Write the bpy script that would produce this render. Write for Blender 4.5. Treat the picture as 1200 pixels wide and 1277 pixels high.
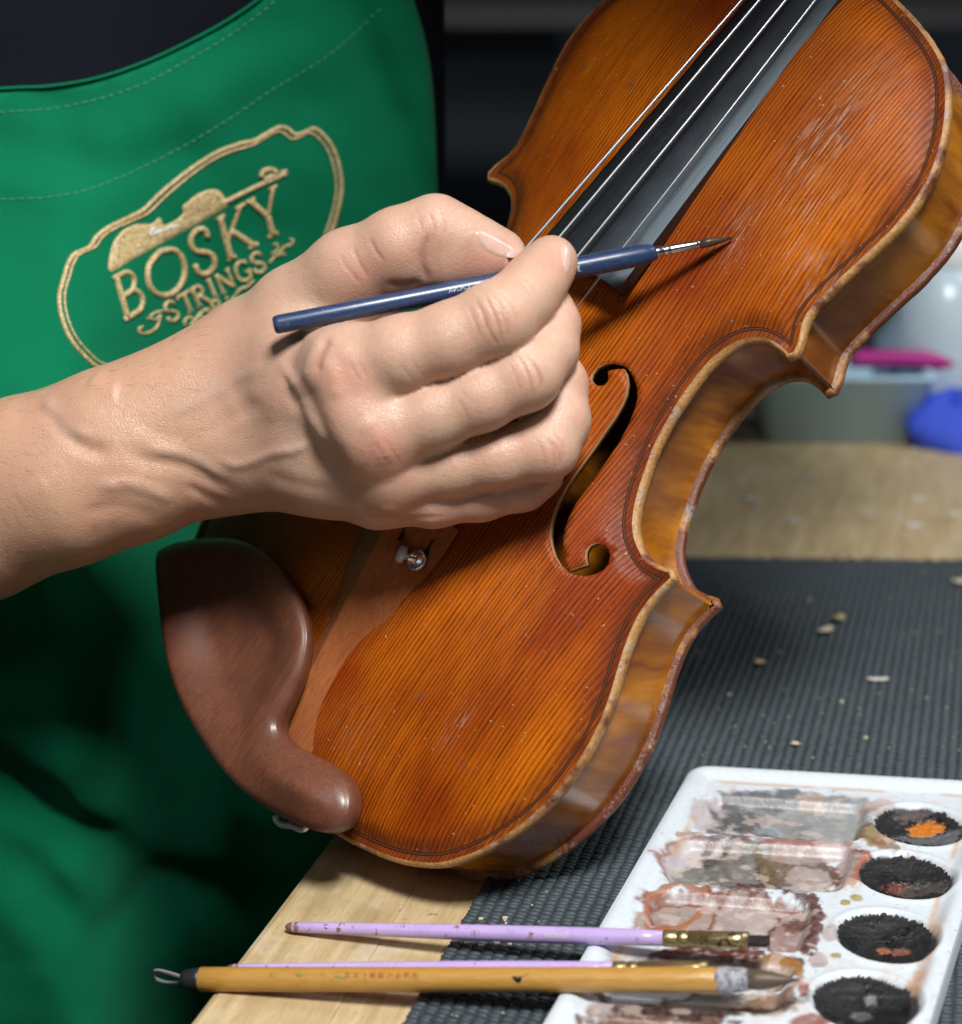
import bpy, bmesh, math, random
import numpy as np
from mathutils import Vector, Matrix
from mathutils.geometry import delaunay_2d_cdt

for o in list(bpy.data.objects):
    bpy.data.objects.remove(o, do_unlink=True)
random.seed(7); rng = np.random.default_rng(7)
S = 0.001                                   # everything is written in millimetres, built in metres
scene = bpy.context.scene
COL = scene.collection

# ------------------------------------------------------------------ camera
FPX, IW, IH = 2255.4, 1200.0, 1277.0
PITCH = math.radians(17.0)
CAMH = 306.4
cp, sp = math.cos(PITCH), math.sin(PITCH)
M_CW = np.array([[1, 0, 0], [0, -sp, cp], [0, -cp, -sp]])     # lens axes (right, down, forward) -> world
CAM0 = np.array([0, 0, CAMH])
cd = bpy.data.cameras.new('camera'); cam = bpy.data.objects.new('camera', cd); COL.objects.link(cam)
cam.location = (0, 0, CAMH*S); cam.rotation_euler = (math.pi/2-PITCH, 0, 0)
cd.sensor_fit = 'HORIZONTAL'; cd.sensor_width = 36; cd.lens = FPX/IW*36
cd.clip_start = 0.02; cd.clip_end = 30
cd.dof.use_dof = True; cd.dof.focus_distance = 0.612; cd.dof.aperture_fstop = 8.2
scene.camera = cam

# ------------------------------------------------------------------ light
w = bpy.data.worlds.new('World'); scene.world = w; w.use_nodes = True
bg = w.node_tree.nodes['Background']; bg.inputs[0].default_value = (0.70, 0.82, 1.0, 1); bg.inputs[1].default_value = 0.032
def area(name, loc, target, size, power, col, sy=None):
    l = bpy.data.lights.new(name, 'AREA'); l.energy = power; l.color = col
    l.shape = 'RECTANGLE'; l.size = size; l.size_y = sy or size
    o = bpy.data.objects.new(name, l); COL.objects.link(o); o.location = loc
    d = Vector(target)-Vector(loc); o.rotation_euler = d.to_track_quat('-Z', 'Y').to_euler()
    return o
area('bench_lamp', (0.17, -0.06, 1.17), (0.0, 0.60, 0.10), 0.29, 25, (1.0, 0.985, 0.965))
area('fill_light', (-0.75, -0.35, 1.05), (0.0, 0.6, 0.1), 0.60, 1.5, (0.74, 0.87, 1.0), 0.5)  # added weak cool fill from the left, not a known fixture
area('background_fill', (1.25, 0.88, 1.30), (0.35, 1.15, 0.0), 0.6, 9, (0.92, 0.96, 1.0), 0.5)  # added fill to brighten the mat and far bench, no known fixture
scene.view_settings.view_transform = 'Standard'; scene.view_settings.look = 'None'
scene.view_settings.exposure = 0.0; scene.view_settings.gamma = 1.0
scene.render.engine = 'CYCLES'
try:
    scene.cycles.use_denoising = True
    scene.cycles.max_bounces = 8
except Exception: pass

# ------------------------------------------------------------------ survey helpers (pixel of the 1200x1277 photo + distance -> place)
def cray(px, py): return np.array([(px-IW/2)/FPX, (py-IH/2)/FPX, 1.0])
def at(px, py, depth): return M_CW @ (cray(px, py)*depth) + CAM0
def on_z(px, py, z):
    d = M_CW @ cray(px, py); return CAM0 + d*((z-CAMH)/d[2])
def project(P):
    q = (np.asarray(P)-CAM0) @ M_CW
    return np.c_[q[:, 0]/q[:, 2]*FPX+IW/2, q[:, 1]/q[:, 2]*FPX+IH/2]

# ------------------------------------------------------------------ object helpers
def tag(o, label=None, cat=None, group=None, kind=None):
    if label: o['label'] = label
    if cat: o['category'] = cat
    if group: o['group'] = group
    if kind: o['kind'] = kind
    return o
def empty(name, loc=(0, 0, 0)):
    o = bpy.data.objects.new(name, None); COL.objects.link(o); o.location = [c*S for c in loc]
    o.empty_display_size = 0.01
    return o
def mesh_from(name, V, F, mats, smooth=True, mi=None):
    me = bpy.data.meshes.new(name)
    V = np.asarray(V, float)*S
    if isinstance(F, np.ndarray) and F.ndim == 2:
        n, k = F.shape
        me.vertices.add(len(V)); me.vertices.foreach_set('co', V.ravel())
        me.loops.add(n*k); me.loops.foreach_set('vertex_index', F.ravel().astype(np.int32))
        me.polygons.add(n); me.polygons.foreach_set('loop_start', np.arange(0, n*k, k, dtype=np.int32))
        me.update(calc_edges=True)
    else:
        me.from_pydata(V.tolist(), [], [list(map(int, f)) for f in F])
    me.validate()
    if not isinstance(mats, (list, tuple)): mats = [mats]
    for m in mats: me.materials.append(m)
    if mi is not None and len(mi) == len(me.polygons):
        me.polygons.foreach_set('material_index', np.asarray(mi, np.int32))
    me.polygons.foreach_set('use_smooth', [bool(smooth)]*len(me.polygons))
    me.update()
    return me
def obj(name, V, F, mats, parent=None, smooth=True, mi=None, fix=False, base=None, weld=0):
    """V in mm; relative to the parent's base when base is given"""
    V = np.asarray(V, float)
    if base is not None: V = V-np.asarray(base)
    me = mesh_from(name, V, F, mats, smooth, mi)
    if fix or weld:
        bm = bmesh.new(); bm.from_mesh(me)
        if weld: bmesh.ops.remove_doubles(bm, verts=bm.verts, dist=weld*S)
        bmesh.ops.recalc_face_normals(bm, faces=bm.faces); bm.to_mesh(me); bm.free()
    o = bpy.data.objects.new(name, me); COL.objects.link(o)
    if parent is not None: o.parent = parent
    return o
class MB:
    def __init__(s): s.V = []; s.F = []; s.M = []
    def add(s, V, F, m=0):
        b = len(s.V); s.V += [tuple(v) for v in V]; s.F += [tuple(i+b for i in f) for f in F]; s.M += [m]*len(F); return s
    def build(s, name, mats, parent=None, base=None, smooth=True, fix=True):
        return obj(name, s.V, s.F, mats, parent, smooth, s.M, fix, base)
def frame_of(t, up=(0, 0, 1)):
    t = np.asarray(t, float); t = t/np.linalg.norm(t); u = np.asarray(up, float)
    if abs(t@u) > .95: u = np.array([1., 0, 0])
    a = np.cross(t, u); a /= np.linalg.norm(a); b = np.cross(a, t)
    return t, a, b
def tube(P, R, n=12, flat=1.0, up=(0, 0, 1), caps=True):
    """swept tube; R scalar or list; flat scales the up-direction"""
    P = np.asarray(P, float); R = np.broadcast_to(np.asarray(R, float), (len(P),))
    V = []; F = []
    for i, p in enumerate(P):
        t = P[min(i+1, len(P)-1)]-P[max(i-1, 0)]
        t, a, b = frame_of(t, up)
        for k in range(n):
            th = 2*math.pi*k/n
            V.append(p+R[i]*(math.cos(th)*a+flat*math.sin(th)*b))
    for i in range(len(P)-1):
        for k in range(n):
            F.append((i*n+k, i*n+(k+1) % n, (i+1)*n+(k+1) % n, (i+1)*n+k))
    if caps:
        F.append(tuple(range(n-1, -1, -1))); F.append(tuple((len(P)-1)*n+k for k in range(n)))
    return V, F
def box(c, sx, sy, sz, ax=None):
    ax = np.eye(3) if ax is None else np.asarray(ax)
    V = [np.asarray(c)+ax[0]*sx*x/2+ax[1]*sy*y/2+ax[2]*sz*z/2 for x in (-1, 1) for y in (-1, 1) for z in (-1, 1)]
    F = [(0, 1, 3, 2), (4, 6, 7, 5), (0, 4, 5, 1), (2, 3, 7, 6), (0, 2, 6, 4), (1, 5, 7, 3)]
    return V, F
def crom(P, step=1.5, closed=False):
    P = np.asarray(P, float); n = len(P); out = []
    m = n if closed else n-1
    for i in range(m):
        if closed: a, b, c, d = P[(i-1) % n], P[i], P[(i+1) % n], P[(i+2) % n]
        else:
            b, c = P[i], P[i+1]; a = P[i-1] if i > 0 else 2*b-c; d = P[i+2] if i+2 < n else 2*c-b
        L = np.linalg.norm(c-b); k = max(1, int(round(L/step)))
        for j in range(k):
            t = j/k
            out.append(.5*((2*b)+(-a+c)*t+(2*a-5*b+4*c-d)*t*t+(-a+3*b-3*c+d)*t**3))
    if not closed: out.append(P[-1])
    return np.array(out)
def resample(P, n):
    P = np.asarray(P, float); L = np.r_[0, np.cumsum(np.linalg.norm(np.diff(P, axis=0), axis=1))]
    s = np.linspace(0, L[-1], n)
    return np.stack([np.interp(s, L, P[:, k]) for k in range(P.shape[1])], 1)
def hash2(i, j, seed=0):
    x = np.sin(i*127.1+j*311.7+seed*74.7)*43758.5453
    return x-np.floor(x)
def vnoise(x, y, seed=0):
    xi, yi = np.floor(x), np.floor(y); xf, yf = x-xi, y-yi
    u = xf*xf*(3-2*xf); v = yf*yf*(3-2*yf)
    a = hash2(xi, yi, seed); b = hash2(xi+1, yi, seed); c = hash2(xi, yi+1, seed); d = hash2(xi+1, yi+1, seed)
    return a*(1-u)*(1-v)+b*u*(1-v)+c*(1-u)*v+d*u*v
def fbm(x, y, seed=0, oct=4):
    s = 0; a = .5
    for k in range(oct):
        s = s+a*vnoise(x*2**k, y*2**k, seed+k*13); a *= .5
    return s/(1-.5**oct)
def sstep(a, b, x):
    t = np.clip((x-a)/(b-a), 0, 1); return t*t*(3-2*t)
def in_poly(x, y, P):
    P = np.asarray(P); inside = np.zeros(np.shape(x), bool); n = len(P); j = n-1
    for i in range(n):
        xi, yi = P[i]; xj, yj = P[j]
        c = ((yi > y) != (yj > y)) & (x < (xj-xi)*(y-yi)/((yj-yi) if yj != yi else 1e-9)+xi)
        inside ^= c; j = i
    return inside
def poly_dist(Q, P, closed=True):
    Q = np.asarray(Q, float); P = np.asarray(P, float); A = P; B = np.roll(P, -1, 0)
    if not closed: A, B = P[:-1], P[1:]
    best = np.full(len(Q), 1e18)
    for a, b in zip(A, B):
        ab = b-a; t = np.clip(((Q-a)@ab)/(ab@ab+1e-12), 0, 1)
        d = ((Q-a-t[:, None]*ab)**2).sum(1); np.minimum(best, d, out=best)
    return np.sqrt(best)

# ------------------------------------------------------------------ material helpers
class NT:
    def __init__(s, name):
        s.m = bpy.data.materials.new(name); s.m.use_nodes = True; s.t = s.m.node_tree
        s.b = s.t.nodes['Principled BSDF']; s.out = s.t.nodes['Material Output']
    def n(s, typ, **kw):
        q = s.t.nodes.new('ShaderNode'+typ)
        for k, v in kw.items(): setattr(q, k, v)
        return q
    def l(s, a, b): s.t.links.new(a, b)
    def coord(s, which='Object', scale=(1, 1, 1), rot=(0, 0, 0)):
        c = s.n('TexCoord'); m = s.n('Mapping'); s.l(c.outputs[which], m.inputs[0])
        m.inputs['Scale'].default_value = scale; m.inputs['Rotation'].default_value = rot
        return m.outputs[0]
    def noise(s, vec, scale=1, detail=3, rough=.5, dist=0):
        q = s.n('TexNoise'); q.inputs['Scale'].default_value = scale; q.inputs['Detail'].default_value = detail
        q.inputs['Roughness'].default_value = rough; q.inputs['Distortion'].default_value = dist
        s.l(vec, q.inputs['Vector']); return q.outputs[0]
    def ramp(s, f, stops, interp='LINEAR'):
        q = s.n('ValToRGB'); s.l(f, q.inputs[0]); e = q.color_ramp.elements; q.color_ramp.interpolation = interp
        while len(e) < len(stops): e.new(.5)
        for i, (p, c) in enumerate(stops):
            e[i].position = p; e[i].color = (*c, 1) if len(c) == 3 else c
        return q.outputs[0]
    def mix(s, f, a, b, mode='MIX'):
        q = s.n('Mix'); q.data_type = 'RGBA'; q.blend_type = mode
        for v, i in ((f, 0), (a, 6), (b, 7)):
            if hasattr(v, 'links'): s.l(v, q.inputs[i])
            elif isinstance(v, (int, float)): q.inputs[i].default_value = v
            else: q.inputs[i].default_value = (*v, 1)
        return q.outputs[2]
    def math(s, op, a, b=0., c=None):
        q = s.n('Math'); q.operation = op
        for i, v in enumerate((a, b, c)):
            if v is None: continue
            if hasattr(v, 'links'): s.l(v, q.inputs[i])
            else: q.inputs[i].default_value = v
        return q.outputs[0]
    def sep(s, v):
        q = s.n('SeparateXYZ'); s.l(v, q.inputs[0]); return q.outputs
    def comb(s, x, y, z):
        q = s.n('CombineXYZ')
        for i, v in enumerate((x, y, z)):
            if hasattr(v, 'links'): s.l(v, q.inputs[i])
            else: q.inputs[i].default_value = v
        return q.outputs[0]
    def attr(s, name):
        q = s.n('Attribute'); q.attribute_name = name; return q.outputs
    def bump(s, h, dist=.001, strength=1., prev=None):
        q = s.n('Bump'); q.inputs['Distance'].default_value = dist; q.inputs['Strength'].default_value = strength
        s.l(h, q.inputs['Height'])
        if prev is not None: s.l(prev, q.inputs['Normal'])
        return q.outputs[0]
    def set(s, **kw):
        if 'Normal' in kw and 'Coat_Weight' in kw: kw['Coat_Normal'] = kw['Normal']
        for k, v in kw.items():
            i = s.b.inputs[k.replace('_', ' ')]
            if hasattr(v, 'links'): s.l(v, i)
            elif isinstance(v, (tuple, list)) and len(v) == 3 and i.type == 'RGBA': i.default_value = (*v, 1)
            else: i.default_value = v
        return s
def simple(name, col, rough=.5, metal=0., var=.15, scale=900, bump=0., coat=0., **kw):
    t = NT(name); v = t.coord(); n = t.noise(v, scale, 4, .6)
    c = t.mix(n, tuple(x*(1-var) for x in col), tuple(min(1, x*(1+var)) for x in col))
    r = t.math('MULTIPLY_ADD', n, .25, rough-.125)
    t.set(Base_Color=c, Roughness=r, Metallic=metal)
    if coat: t.set(Coat_Weight=coat, Coat_Roughness=.1)
    if bump: t.set(Normal=t.bump(n, bump))
    for k, vv in kw.items(): t.b.inputs[k.replace('_', ' ')].default_value = vv
    return t.m

# ================================================================== VIOLIN
V_R = np.array([[0.625567, 0.572392, -0.530126], [0.484631, -0.817601, -0.310905], [-0.611391, -0.062423, -0.788863]]); V_T = np.array([-75.7813, 93.3321, 649.4741])                 # body frame (across, along, out of the front) seen from the lens
VW_R = M_CW @ V_R; VW_T = M_CW @ V_T + CAM0
violin = bpy.data.objects.new('violin', None); COL.objects.link(violin); violin.empty_display_size = .02
violin.matrix_world = Matrix([[*VW_R[i], VW_T[i]*S] for i in range(3)]+[[0, 0, 0, 1]])
tag(violin, 'worn orange-red violin leaning upright with its front toward us, missing varnish along the edges', 'violin')
def v2w(P): return np.asarray(P, float) @ VW_R.T + VW_T
def vback(px, py, z):
    d = VW_R.T @ (M_CW @ cray(px, py)); o = VW_R.T @ (CAM0-VW_T)
    return o+d*((z-o[2])/d[2])

# ---- materials (object coordinates of every part are the body frame)
def varnish_front():
    t = NT('varnished_spruce'); v = t.coord(scale=(1000, 1000, 1000)); x, y, z = t.sep(v)
    wob = t.noise(t.comb(t.math('MULTIPLY', x, .03), t.math('MULTIPLY', y, .012), 0.), 1, 2)
    xw = t.math('ADD', x, t.math('MULTIPLY', wob, .9))
    sp = t.noise(t.comb(t.math('MULTIPLY', xw, .055), 3.3, 0.), 1, 1)
    xs = t.math('ADD', xw, t.math('MULTIPLY', sp, 6.0))
    mic = t.noise(t.comb(t.math('MULTIPLY', x, .5), t.math('MULTIPLY', y, .16), 8.), 1, 2)
    xs = t.math('ADD', xs, t.math('MULTIPLY', mic, .32))
    ph = t.math('FRACT', t.math('DIVIDE', xs, 1.50))
    line = t.ramp(ph, [(0, (0, 0, 0)), (.30, (.08,)*3), (.55, (.60,)*3), (.72, (1,)*3), (.86, (.85,)*3), (1, (0, 0, 0))])
    str2 = t.ramp(t.noise(t.comb(t.math('MULTIPLY', xs, 1.25), t.math('MULTIPLY', y, .012), 1.), 1, 3, .7), [(.42, (0,)*3), (.66, (1,)*3)])
    amp = t.noise(t.comb(t.math('MULTIPLY', xs, .42), t.math('MULTIPLY', y, .012), 5.), 1, 2)
    fib = t.noise(t.comb(t.math('MULTIPLY', x, 3.2), t.math('MULTIPLY', y, .22), 0.), 1, 4, .65)
    brk = t.ramp(t.noise(t.comb(t.math('MULTIPLY', x, 1.0), t.math('MULTIPLY', y, .10), 6.), 1, 3, .6), [(.30, (.45,)*3), (.6, (1,)*3)])
    amp2 = t.ramp(amp, [(.25, (.55,)*3), (.65, (1,)*3)])
    ln = t.math('MULTIPLY', t.math('MAXIMUM', line, t.math('MULTIPLY', str2, .55)), t.math('MULTIPLY', t.math('MULTIPLY', amp2, brk), .98))
    zone = t.noise(t.comb(t.math('MULTIPLY', x, .020), t.math('MULTIPLY', y, .012), 2.), 1, 3, .55)
    base = t.mix(t.ramp(zone, [(.36, (0, 0, 0)), (.62, (1, 1, 1))]), (.30, .046, .003), (.66, .165, .004))
    base = t.mix(t.math('MULTIPLY', t.ramp(fib, [(.35, (0,)*3), (.75, (1,)*3)]), .40), base, (.26, .040, .005))
    col = t.mix(ln, base, (.060, .008, .002))
    # redder varnish round the soundholes and in a band above the waist
    dx = t.math('SUBTRACT', t.math('ABSOLUTE', x), 52.); dy = t.math('SUBTRACT', y, 165.)
    rr = t.math('SQRT', t.math('ADD', t.math('MULTIPLY', dx, dx), t.math('MULTIPLY', t.math('MULTIPLY', dy, dy), .25)))
    red = t.ramp(t.math('DIVIDE', rr, 40.), [(.15, (1,)*3), (1, (0,)*3)])
    redn = t.math('MULTIPLY', red, t.ramp(zone, [(.25, (.45,)*3), (.7, (.9,)*3)]))
    col = t.mix(t.math('MULTIPLY', redn, .75), col, t.mix(ln, (.25, .045, .014), (.085, .012, .006)))
    ed = t.attr('edge')[2]                                        # near the border the varnish is dark and grimy
    edn = t.noise(t.comb(t.math('MULTIPLY', x, .12), t.math('MULTIPLY', y, .12), 9.), 1, 4)
    edm = t.math('MULTIPLY', ed, t.ramp(edn, [(.3, (.4,)*3), (.65, (1,)*3)]))
    col = t.mix(t.math('MULTIPLY', edm, .8), col, (.085, .018, .008))
    # rubs: pale scratches along the grain, grey patches, specks
    sc = t.noise(t.comb(t.math('MULTIPLY', x, 1.3), t.math('MULTIPLY', y, .085), 4.), 1, 3, .6)
    where = t.attr('wear')[2]
    scm = t.math('MULTIPLY', t.ramp(sc, [(.52, (0,)*3), (.60, (1,)*3)]), where)
    col = t.mix(t.math('MULTIPLY', scm, .7), col, (.52, .34, .24))
    spn = t.noise(v, .75, 2, .5); spm = t.ramp(spn, [(.715, (0,)*3), (.745, (1,)*3)])
    col = t.mix(t.math('MULTIPLY', spm, .75), col, (.62, .45, .28))
    pt = t.noise(t.comb(t.math('MULTIPLY', x, .10), t.math('MULTIPLY', y, .07), 7.), 1, 4, .6)
    pm = t.ramp(pt, [(.64, (0,)*3), (.70, (1,)*3)])
    col = t.mix(t.math('MULTIPLY', pm, .5), col, (.17, .060, .040))
    fl = t.noise(v, .5, 5, .7)
    rough = t.math('ADD', t.math('MULTIPLY_ADD', fl, .25, .28), t.math('MULTIPLY', scm, .25))
    h = t.math('ADD', t.math('ADD', t.math('MULTIPLY', line, -.5), t.math('MULTIPLY', fib, .55)), t.math('MULTIPLY', fl, .7))
    h = t.math('ADD', h, t.math('MULTIPLY', t.math('ADD', scm, spm), .8))
    t.set(Base_Color=col, Roughness=rough, Normal=t.bump(h, .00028, .8), Coat_Weight=.13, Coat_Roughness=.15, Coat_IOR=1.45, Specular_IOR_Level=.08)
    return t.m
def varnish_maple(name, dirx=False):
    t = NT(name); v = t.coord(scale=(1000, 1000, 1000)); x, y, z = t.sep(v)
    warp = t.noise(v, .06, 2); s = t.math('ADD', t.math('ADD', y, t.math('MULTIPLY', z, .22)), t.math('MULTIPLY', warp, 5.))
    fl = t.noise(t.comb(t.math('MULTIPLY', s, .16), t.math('MULTIPLY', z, .02), t.math('MULTIPLY', x, .02)), 1, 3, .6)
    fine = t.noise(t.comb(t.math('MULTIPLY', x, .5), t.math('MULTIPLY', y, .5), t.math('MULTIPLY', z, 2.5)), 1, 4, .6)
    zone = t.noise(v, .016, 2)
    c = t.mix(t.ramp(fl, [(.32, (0,)*3), (.66, (1,)*3)]), (.34, .095, .006), (.78, .300, .010))
    c = t.mix(t.math('MULTIPLY', t.ramp(zone, [(.40, (1,)*3), (.56, (0,)*3)]), .7), c, (.125, .030, .010))
    c = t.mix(t.math('MULTIPLY', fine, .35), c, (.20, .045, .006))
    sp = t.noise(v, .6, 2); spm = t.ramp(sp, [(.73, (0,)*3), (.76, (1,)*3)])
    c = t.mix(t.math('MULTIPLY', spm, .6), c, (.6, .45, .25))
    sm = t.noise(v, .22, 4, .6)
    h = t.math('ADD', t.math('MULTIPLY', fine, .35), t.math('MULTIPLY', sm, .6))
    t.set(Base_Color=c, Roughness=t.math('MULTIPLY_ADD', sm, .2, .12), Normal=t.bump(h, .00012, .7), Coat_Weight=.8, Coat_Roughness=.08)
    return t.m
def worn_edge(name, amount):
    t = NT(name); v = t.coord(scale=(1000, 1000, 1000))
    n1 = t.noise(v, .040, 5, .68); n2 = t.noise(v, .9, 4, .7); n3 = t.noise(v, .10, 4, .65)
    c = t.mix(t.ramp(n2, [(.35, (0,)*3), (.65, (1,)*3)]), (.47, .26, .085), (.34, .155, .040))
    c = t.mix(t.ramp(n1, [(amount-.05, (1,)*3), (amount+.06, (0,)*3)]), c, (.13, .030, .009))
    c = t.mix(t.math('MULTIPLY', t.ramp(n3, [(.58, (0,)*3), (.68, (1,)*3)]), .7), c, (.34, .32, .30))
    c = t.mix(t.math('MULTIPLY', t.ramp(n2, [(.60, (0,)*3), (.72, (1,)*3)]), .45), c, (.10, .04, .022))
    h = t.math('ADD', n2, t.math('MULTIPLY', n3, .8))
    t.set(Base_Color=c, Roughness=t.math('MULTIPLY_ADD', n2, .3, .22), Normal=t.bump(h, .0005, .8), Coat_Weight=.3, Coat_Roughness=.25)
    return t.m
m_front = varnish_front(); m_rib = varnish_maple('flamed_maple'); m_edge = worn_edge('worn_front_edge', .44); m_bedge = worn_edge('worn_back_edge', .56)
m_cut = simple('bare_cut_wood', (.36, .20, .085), .6, scale=2500, bump=.0002)
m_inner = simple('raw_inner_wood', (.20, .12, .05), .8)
m_purf_d = simple('purfling_dark', (.022, .010, .007), .65, scale=1500, Specular_IOR_Level=.1); m_purf_l = simple('purfling_light', (.11, .036, .012), .65, scale=1500, Specular_IOR_Level=.1)
def ebony():
    t = NT('ebony'); v = t.coord(scale=(1000, 1000, 1000)); x, y, z = t.sep(v)
    n = t.noise(t.comb(t.math('MULTIPLY', x, 1.2), t.math('MULTIPLY', y, .05), 0.), 1, 4, .6); d = t.noise(v, 1.1, 3, .6); sm = t.noise(v, .12, 4, .6)
    c = t.mix(n, (.008, .009, .011), (.022, .023, .027))
    c = t.mix(t.math('MULTIPLY', t.ramp(d, [(.70, (0,)*3), (.76, (1,)*3)]), .5), c, (.25, .25, .25))
    t.set(Base_Color=c, Roughness=t.math('MULTIPLY_ADD', sm, .25, .25), Normal=t.bump(n, .00008, .5), Specular_IOR_Level=.95, Specular_Tint=(.70, .88, 1.0))
    return t.m
m_ebony = ebony()
def boxwood(name, a, b, rough=.42, coat=.3):
    t = NT(name); v = t.coord(scale=(1000, 1000, 1000)); x, y, z = t.sep(v)
    n = t.noise(t.comb(t.math('MULTIPLY', x, .55), t.math('MULTIPLY', y, .055), t.math('MULTIPLY', z, .5)), 1, 4, .6); k = t.noise(v, .06, 3)
    f = t.noise(t.comb(t.math('MULTIPLY', x, 2.2), t.math('MULTIPLY', y, .07), t.math('MULTIPLY', z, 2.2)), 1, 3)
    c = t.mix(n, a, b); c = t.mix(t.math('MULTIPLY', t.ramp(k, [(.4, (0,)*3), (.7, (1,)*3)]), .45), c, tuple(q*.6 for q in a))
    c = t.mix(t.math('MULTIPLY', t.ramp(f, [(.45, (0,)*3), (.62, (1,)*3)]), .5), c, tuple(q*.62 for q in a))
    t.set(Base_Color=c, Roughness=t.math('MULTIPLY_ADD', k, .2, rough-.1), Normal=t.bump(f, .00006, .5), Coat_Weight=coat, Coat_Roughness=.25, Specular_IOR_Level=.5 if coat > .1 else .12)
    return t.m
m_tail = boxwood('boxwood_tailpiece', (.30, .090, .030), (.44, .150, .050), .5, .03); m_rest = boxwood('boxwood_chin_rest', (.125, .042, .026), (.22, .084, .042))
m_string = simple('wound_steel', (.85, .85, .86), .38, 1.0, .05, 4000)
m_steel = simple('nickel_steel', (.72, .71, .68), .22, 1.0, .08, 1500)
m_maple = simple('plain_maple', (.52, .33, .15), .5, scale=700)

# ---- outline: right half, corner to corner
LOW = crom([(0, -2), (10, -2), (20, -1.5), (30, -.5), (38, .8), (46, 2.5), (54, 4.8), (64.5, 8.4), (74.5, 13.5), (83, 19.8), (91, 29.8), (96.3, 39.6), (100.4, 50), (102.7, 60), (103.6, 69), (103.4, 79), (101.9, 89.5), (99, 99.5), (95.8, 107.5), (93, 115), (90.8, 122.5), (89.9, 129), (90.2, 134), (91.0, 138.5), (92.0, 142.2)])
MID = crom([(88.6, 144.2), (84, 142.9), (79.5, 142.6), (75.5, 143.8), (70.5, 146.6), (66.5, 150.8), (63, 157), (60.3, 163.8), (57, 174), (55.2, 185), (54.7, 195), (55.2, 205), (56.8, 211), (59.8, 216.6), (63.5, 220.2), (68, 222.0), (73, 222.0), (78, 221.1)])
UPP = crom([(80.2, 223.8), (79.2, 228.3), (76.9, 233.5), (76.2, 239), (78.2, 250), (81.2, 262), (83.8, 273.3), (84.8, 284.8), (83.3, 296), (79.8, 306), (74.5, 315.8), (67.6, 325), (60.9, 331), (53, 335.5), (44, 339.4), (30, 344.2), (20, 346.8), (10, 348.8), (0, 349.4)])
mir = lambda P: (np.asarray(P)*[-1, 1])[::-1]
SEGS = [LOW, MID, UPP, mir(UPP), mir(MID), mir(LOW)]
OUT = np.vstack([LOW, MID, UPP, mir(UPP)[1:], mir(MID), mir(LOW)[:-1]])           # counter-clockwise
def normals2(P, closed=True):
    if closed: T = np.roll(P, -1, 0)-np.roll(P, 1, 0)
    else: T = np.gradient(P, axis=0)
    T /= np.linalg.norm(T, axis=1)[:, None]+1e-9
    return np.c_[-T[:, 1], T[:, 0]]                                # inward for a counter-clockwise path
ON = normals2(OUT)
def seg_cross(A, B):
    """first crossing of two polylines: (i, s, j, t)"""
    for i in range(len(A)-1):
        p, r = A[i], A[i+1]-A[i]
        q = B[:-1]; s = B[1:]-B[:-1]
        den = r[0]*s[:, 1]-r[1]*s[:, 0]; den = np.where(np.abs(den) < 1e-9, 1e-9, den)
        qp = q-p
        t = (qp[:, 0]*s[:, 1]-qp[:, 1]*s[:, 0])/den; u = (qp[:, 0]*r[1]-qp[:, 1]*r[0])/den
        k = np.where((t >= 0) & (t <= 1) & (u >= 0) & (u <= 1))[0]
        if len(k): return i, t[k[0]], int(k[0]), u[k[0]]
    return None
def inset_half(d):
    """LOW, MID, UPP moved inward by d and trimmed where they meet at the corners"""
    off = []
    for P in (LOW, MID, UPP):
        Q = P+normals2(P, False)*d
        a = Q[0]-(Q[1]-Q[0])/np.linalg.norm(Q[1]-Q[0])*6; b = Q[-1]+(Q[-1]-Q[-2])/np.linalg.norm(Q[-1]-Q[-2])*6
        off.append((Q, a, b))
    lo = np.vstack([off[0][0], off[0][2]]); mi = np.vstack([off[1][1], off[1][0], off[1][2]]); up = np.vstack([off[2][1], off[2][0]])
    c = seg_cross(lo[len(lo)//2:], mi[:len(mi)//2])
    if c:
        k = len(lo)//2; X = lo[k+c[0]]+(lo[k+c[0]+1]-lo[k+c[0]])*c[1]
        lo = np.vstack([lo[:k+c[0]+1], X]); mi = np.vstack([X, mi[c[2]+1:]])
    k = len(mi)//2; h = len(up)//2
    c = seg_cross(mi[k:], up[:h])
    if c:
        X = mi[k+c[0]]+(mi[k+c[0]+1]-mi[k+c[0]])*c[1]
        mi = np.vstack([mi[:k+c[0]+1], X]); up = np.vstack([X, up[c[2]+1:]])
    return lo, mi, up

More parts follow.
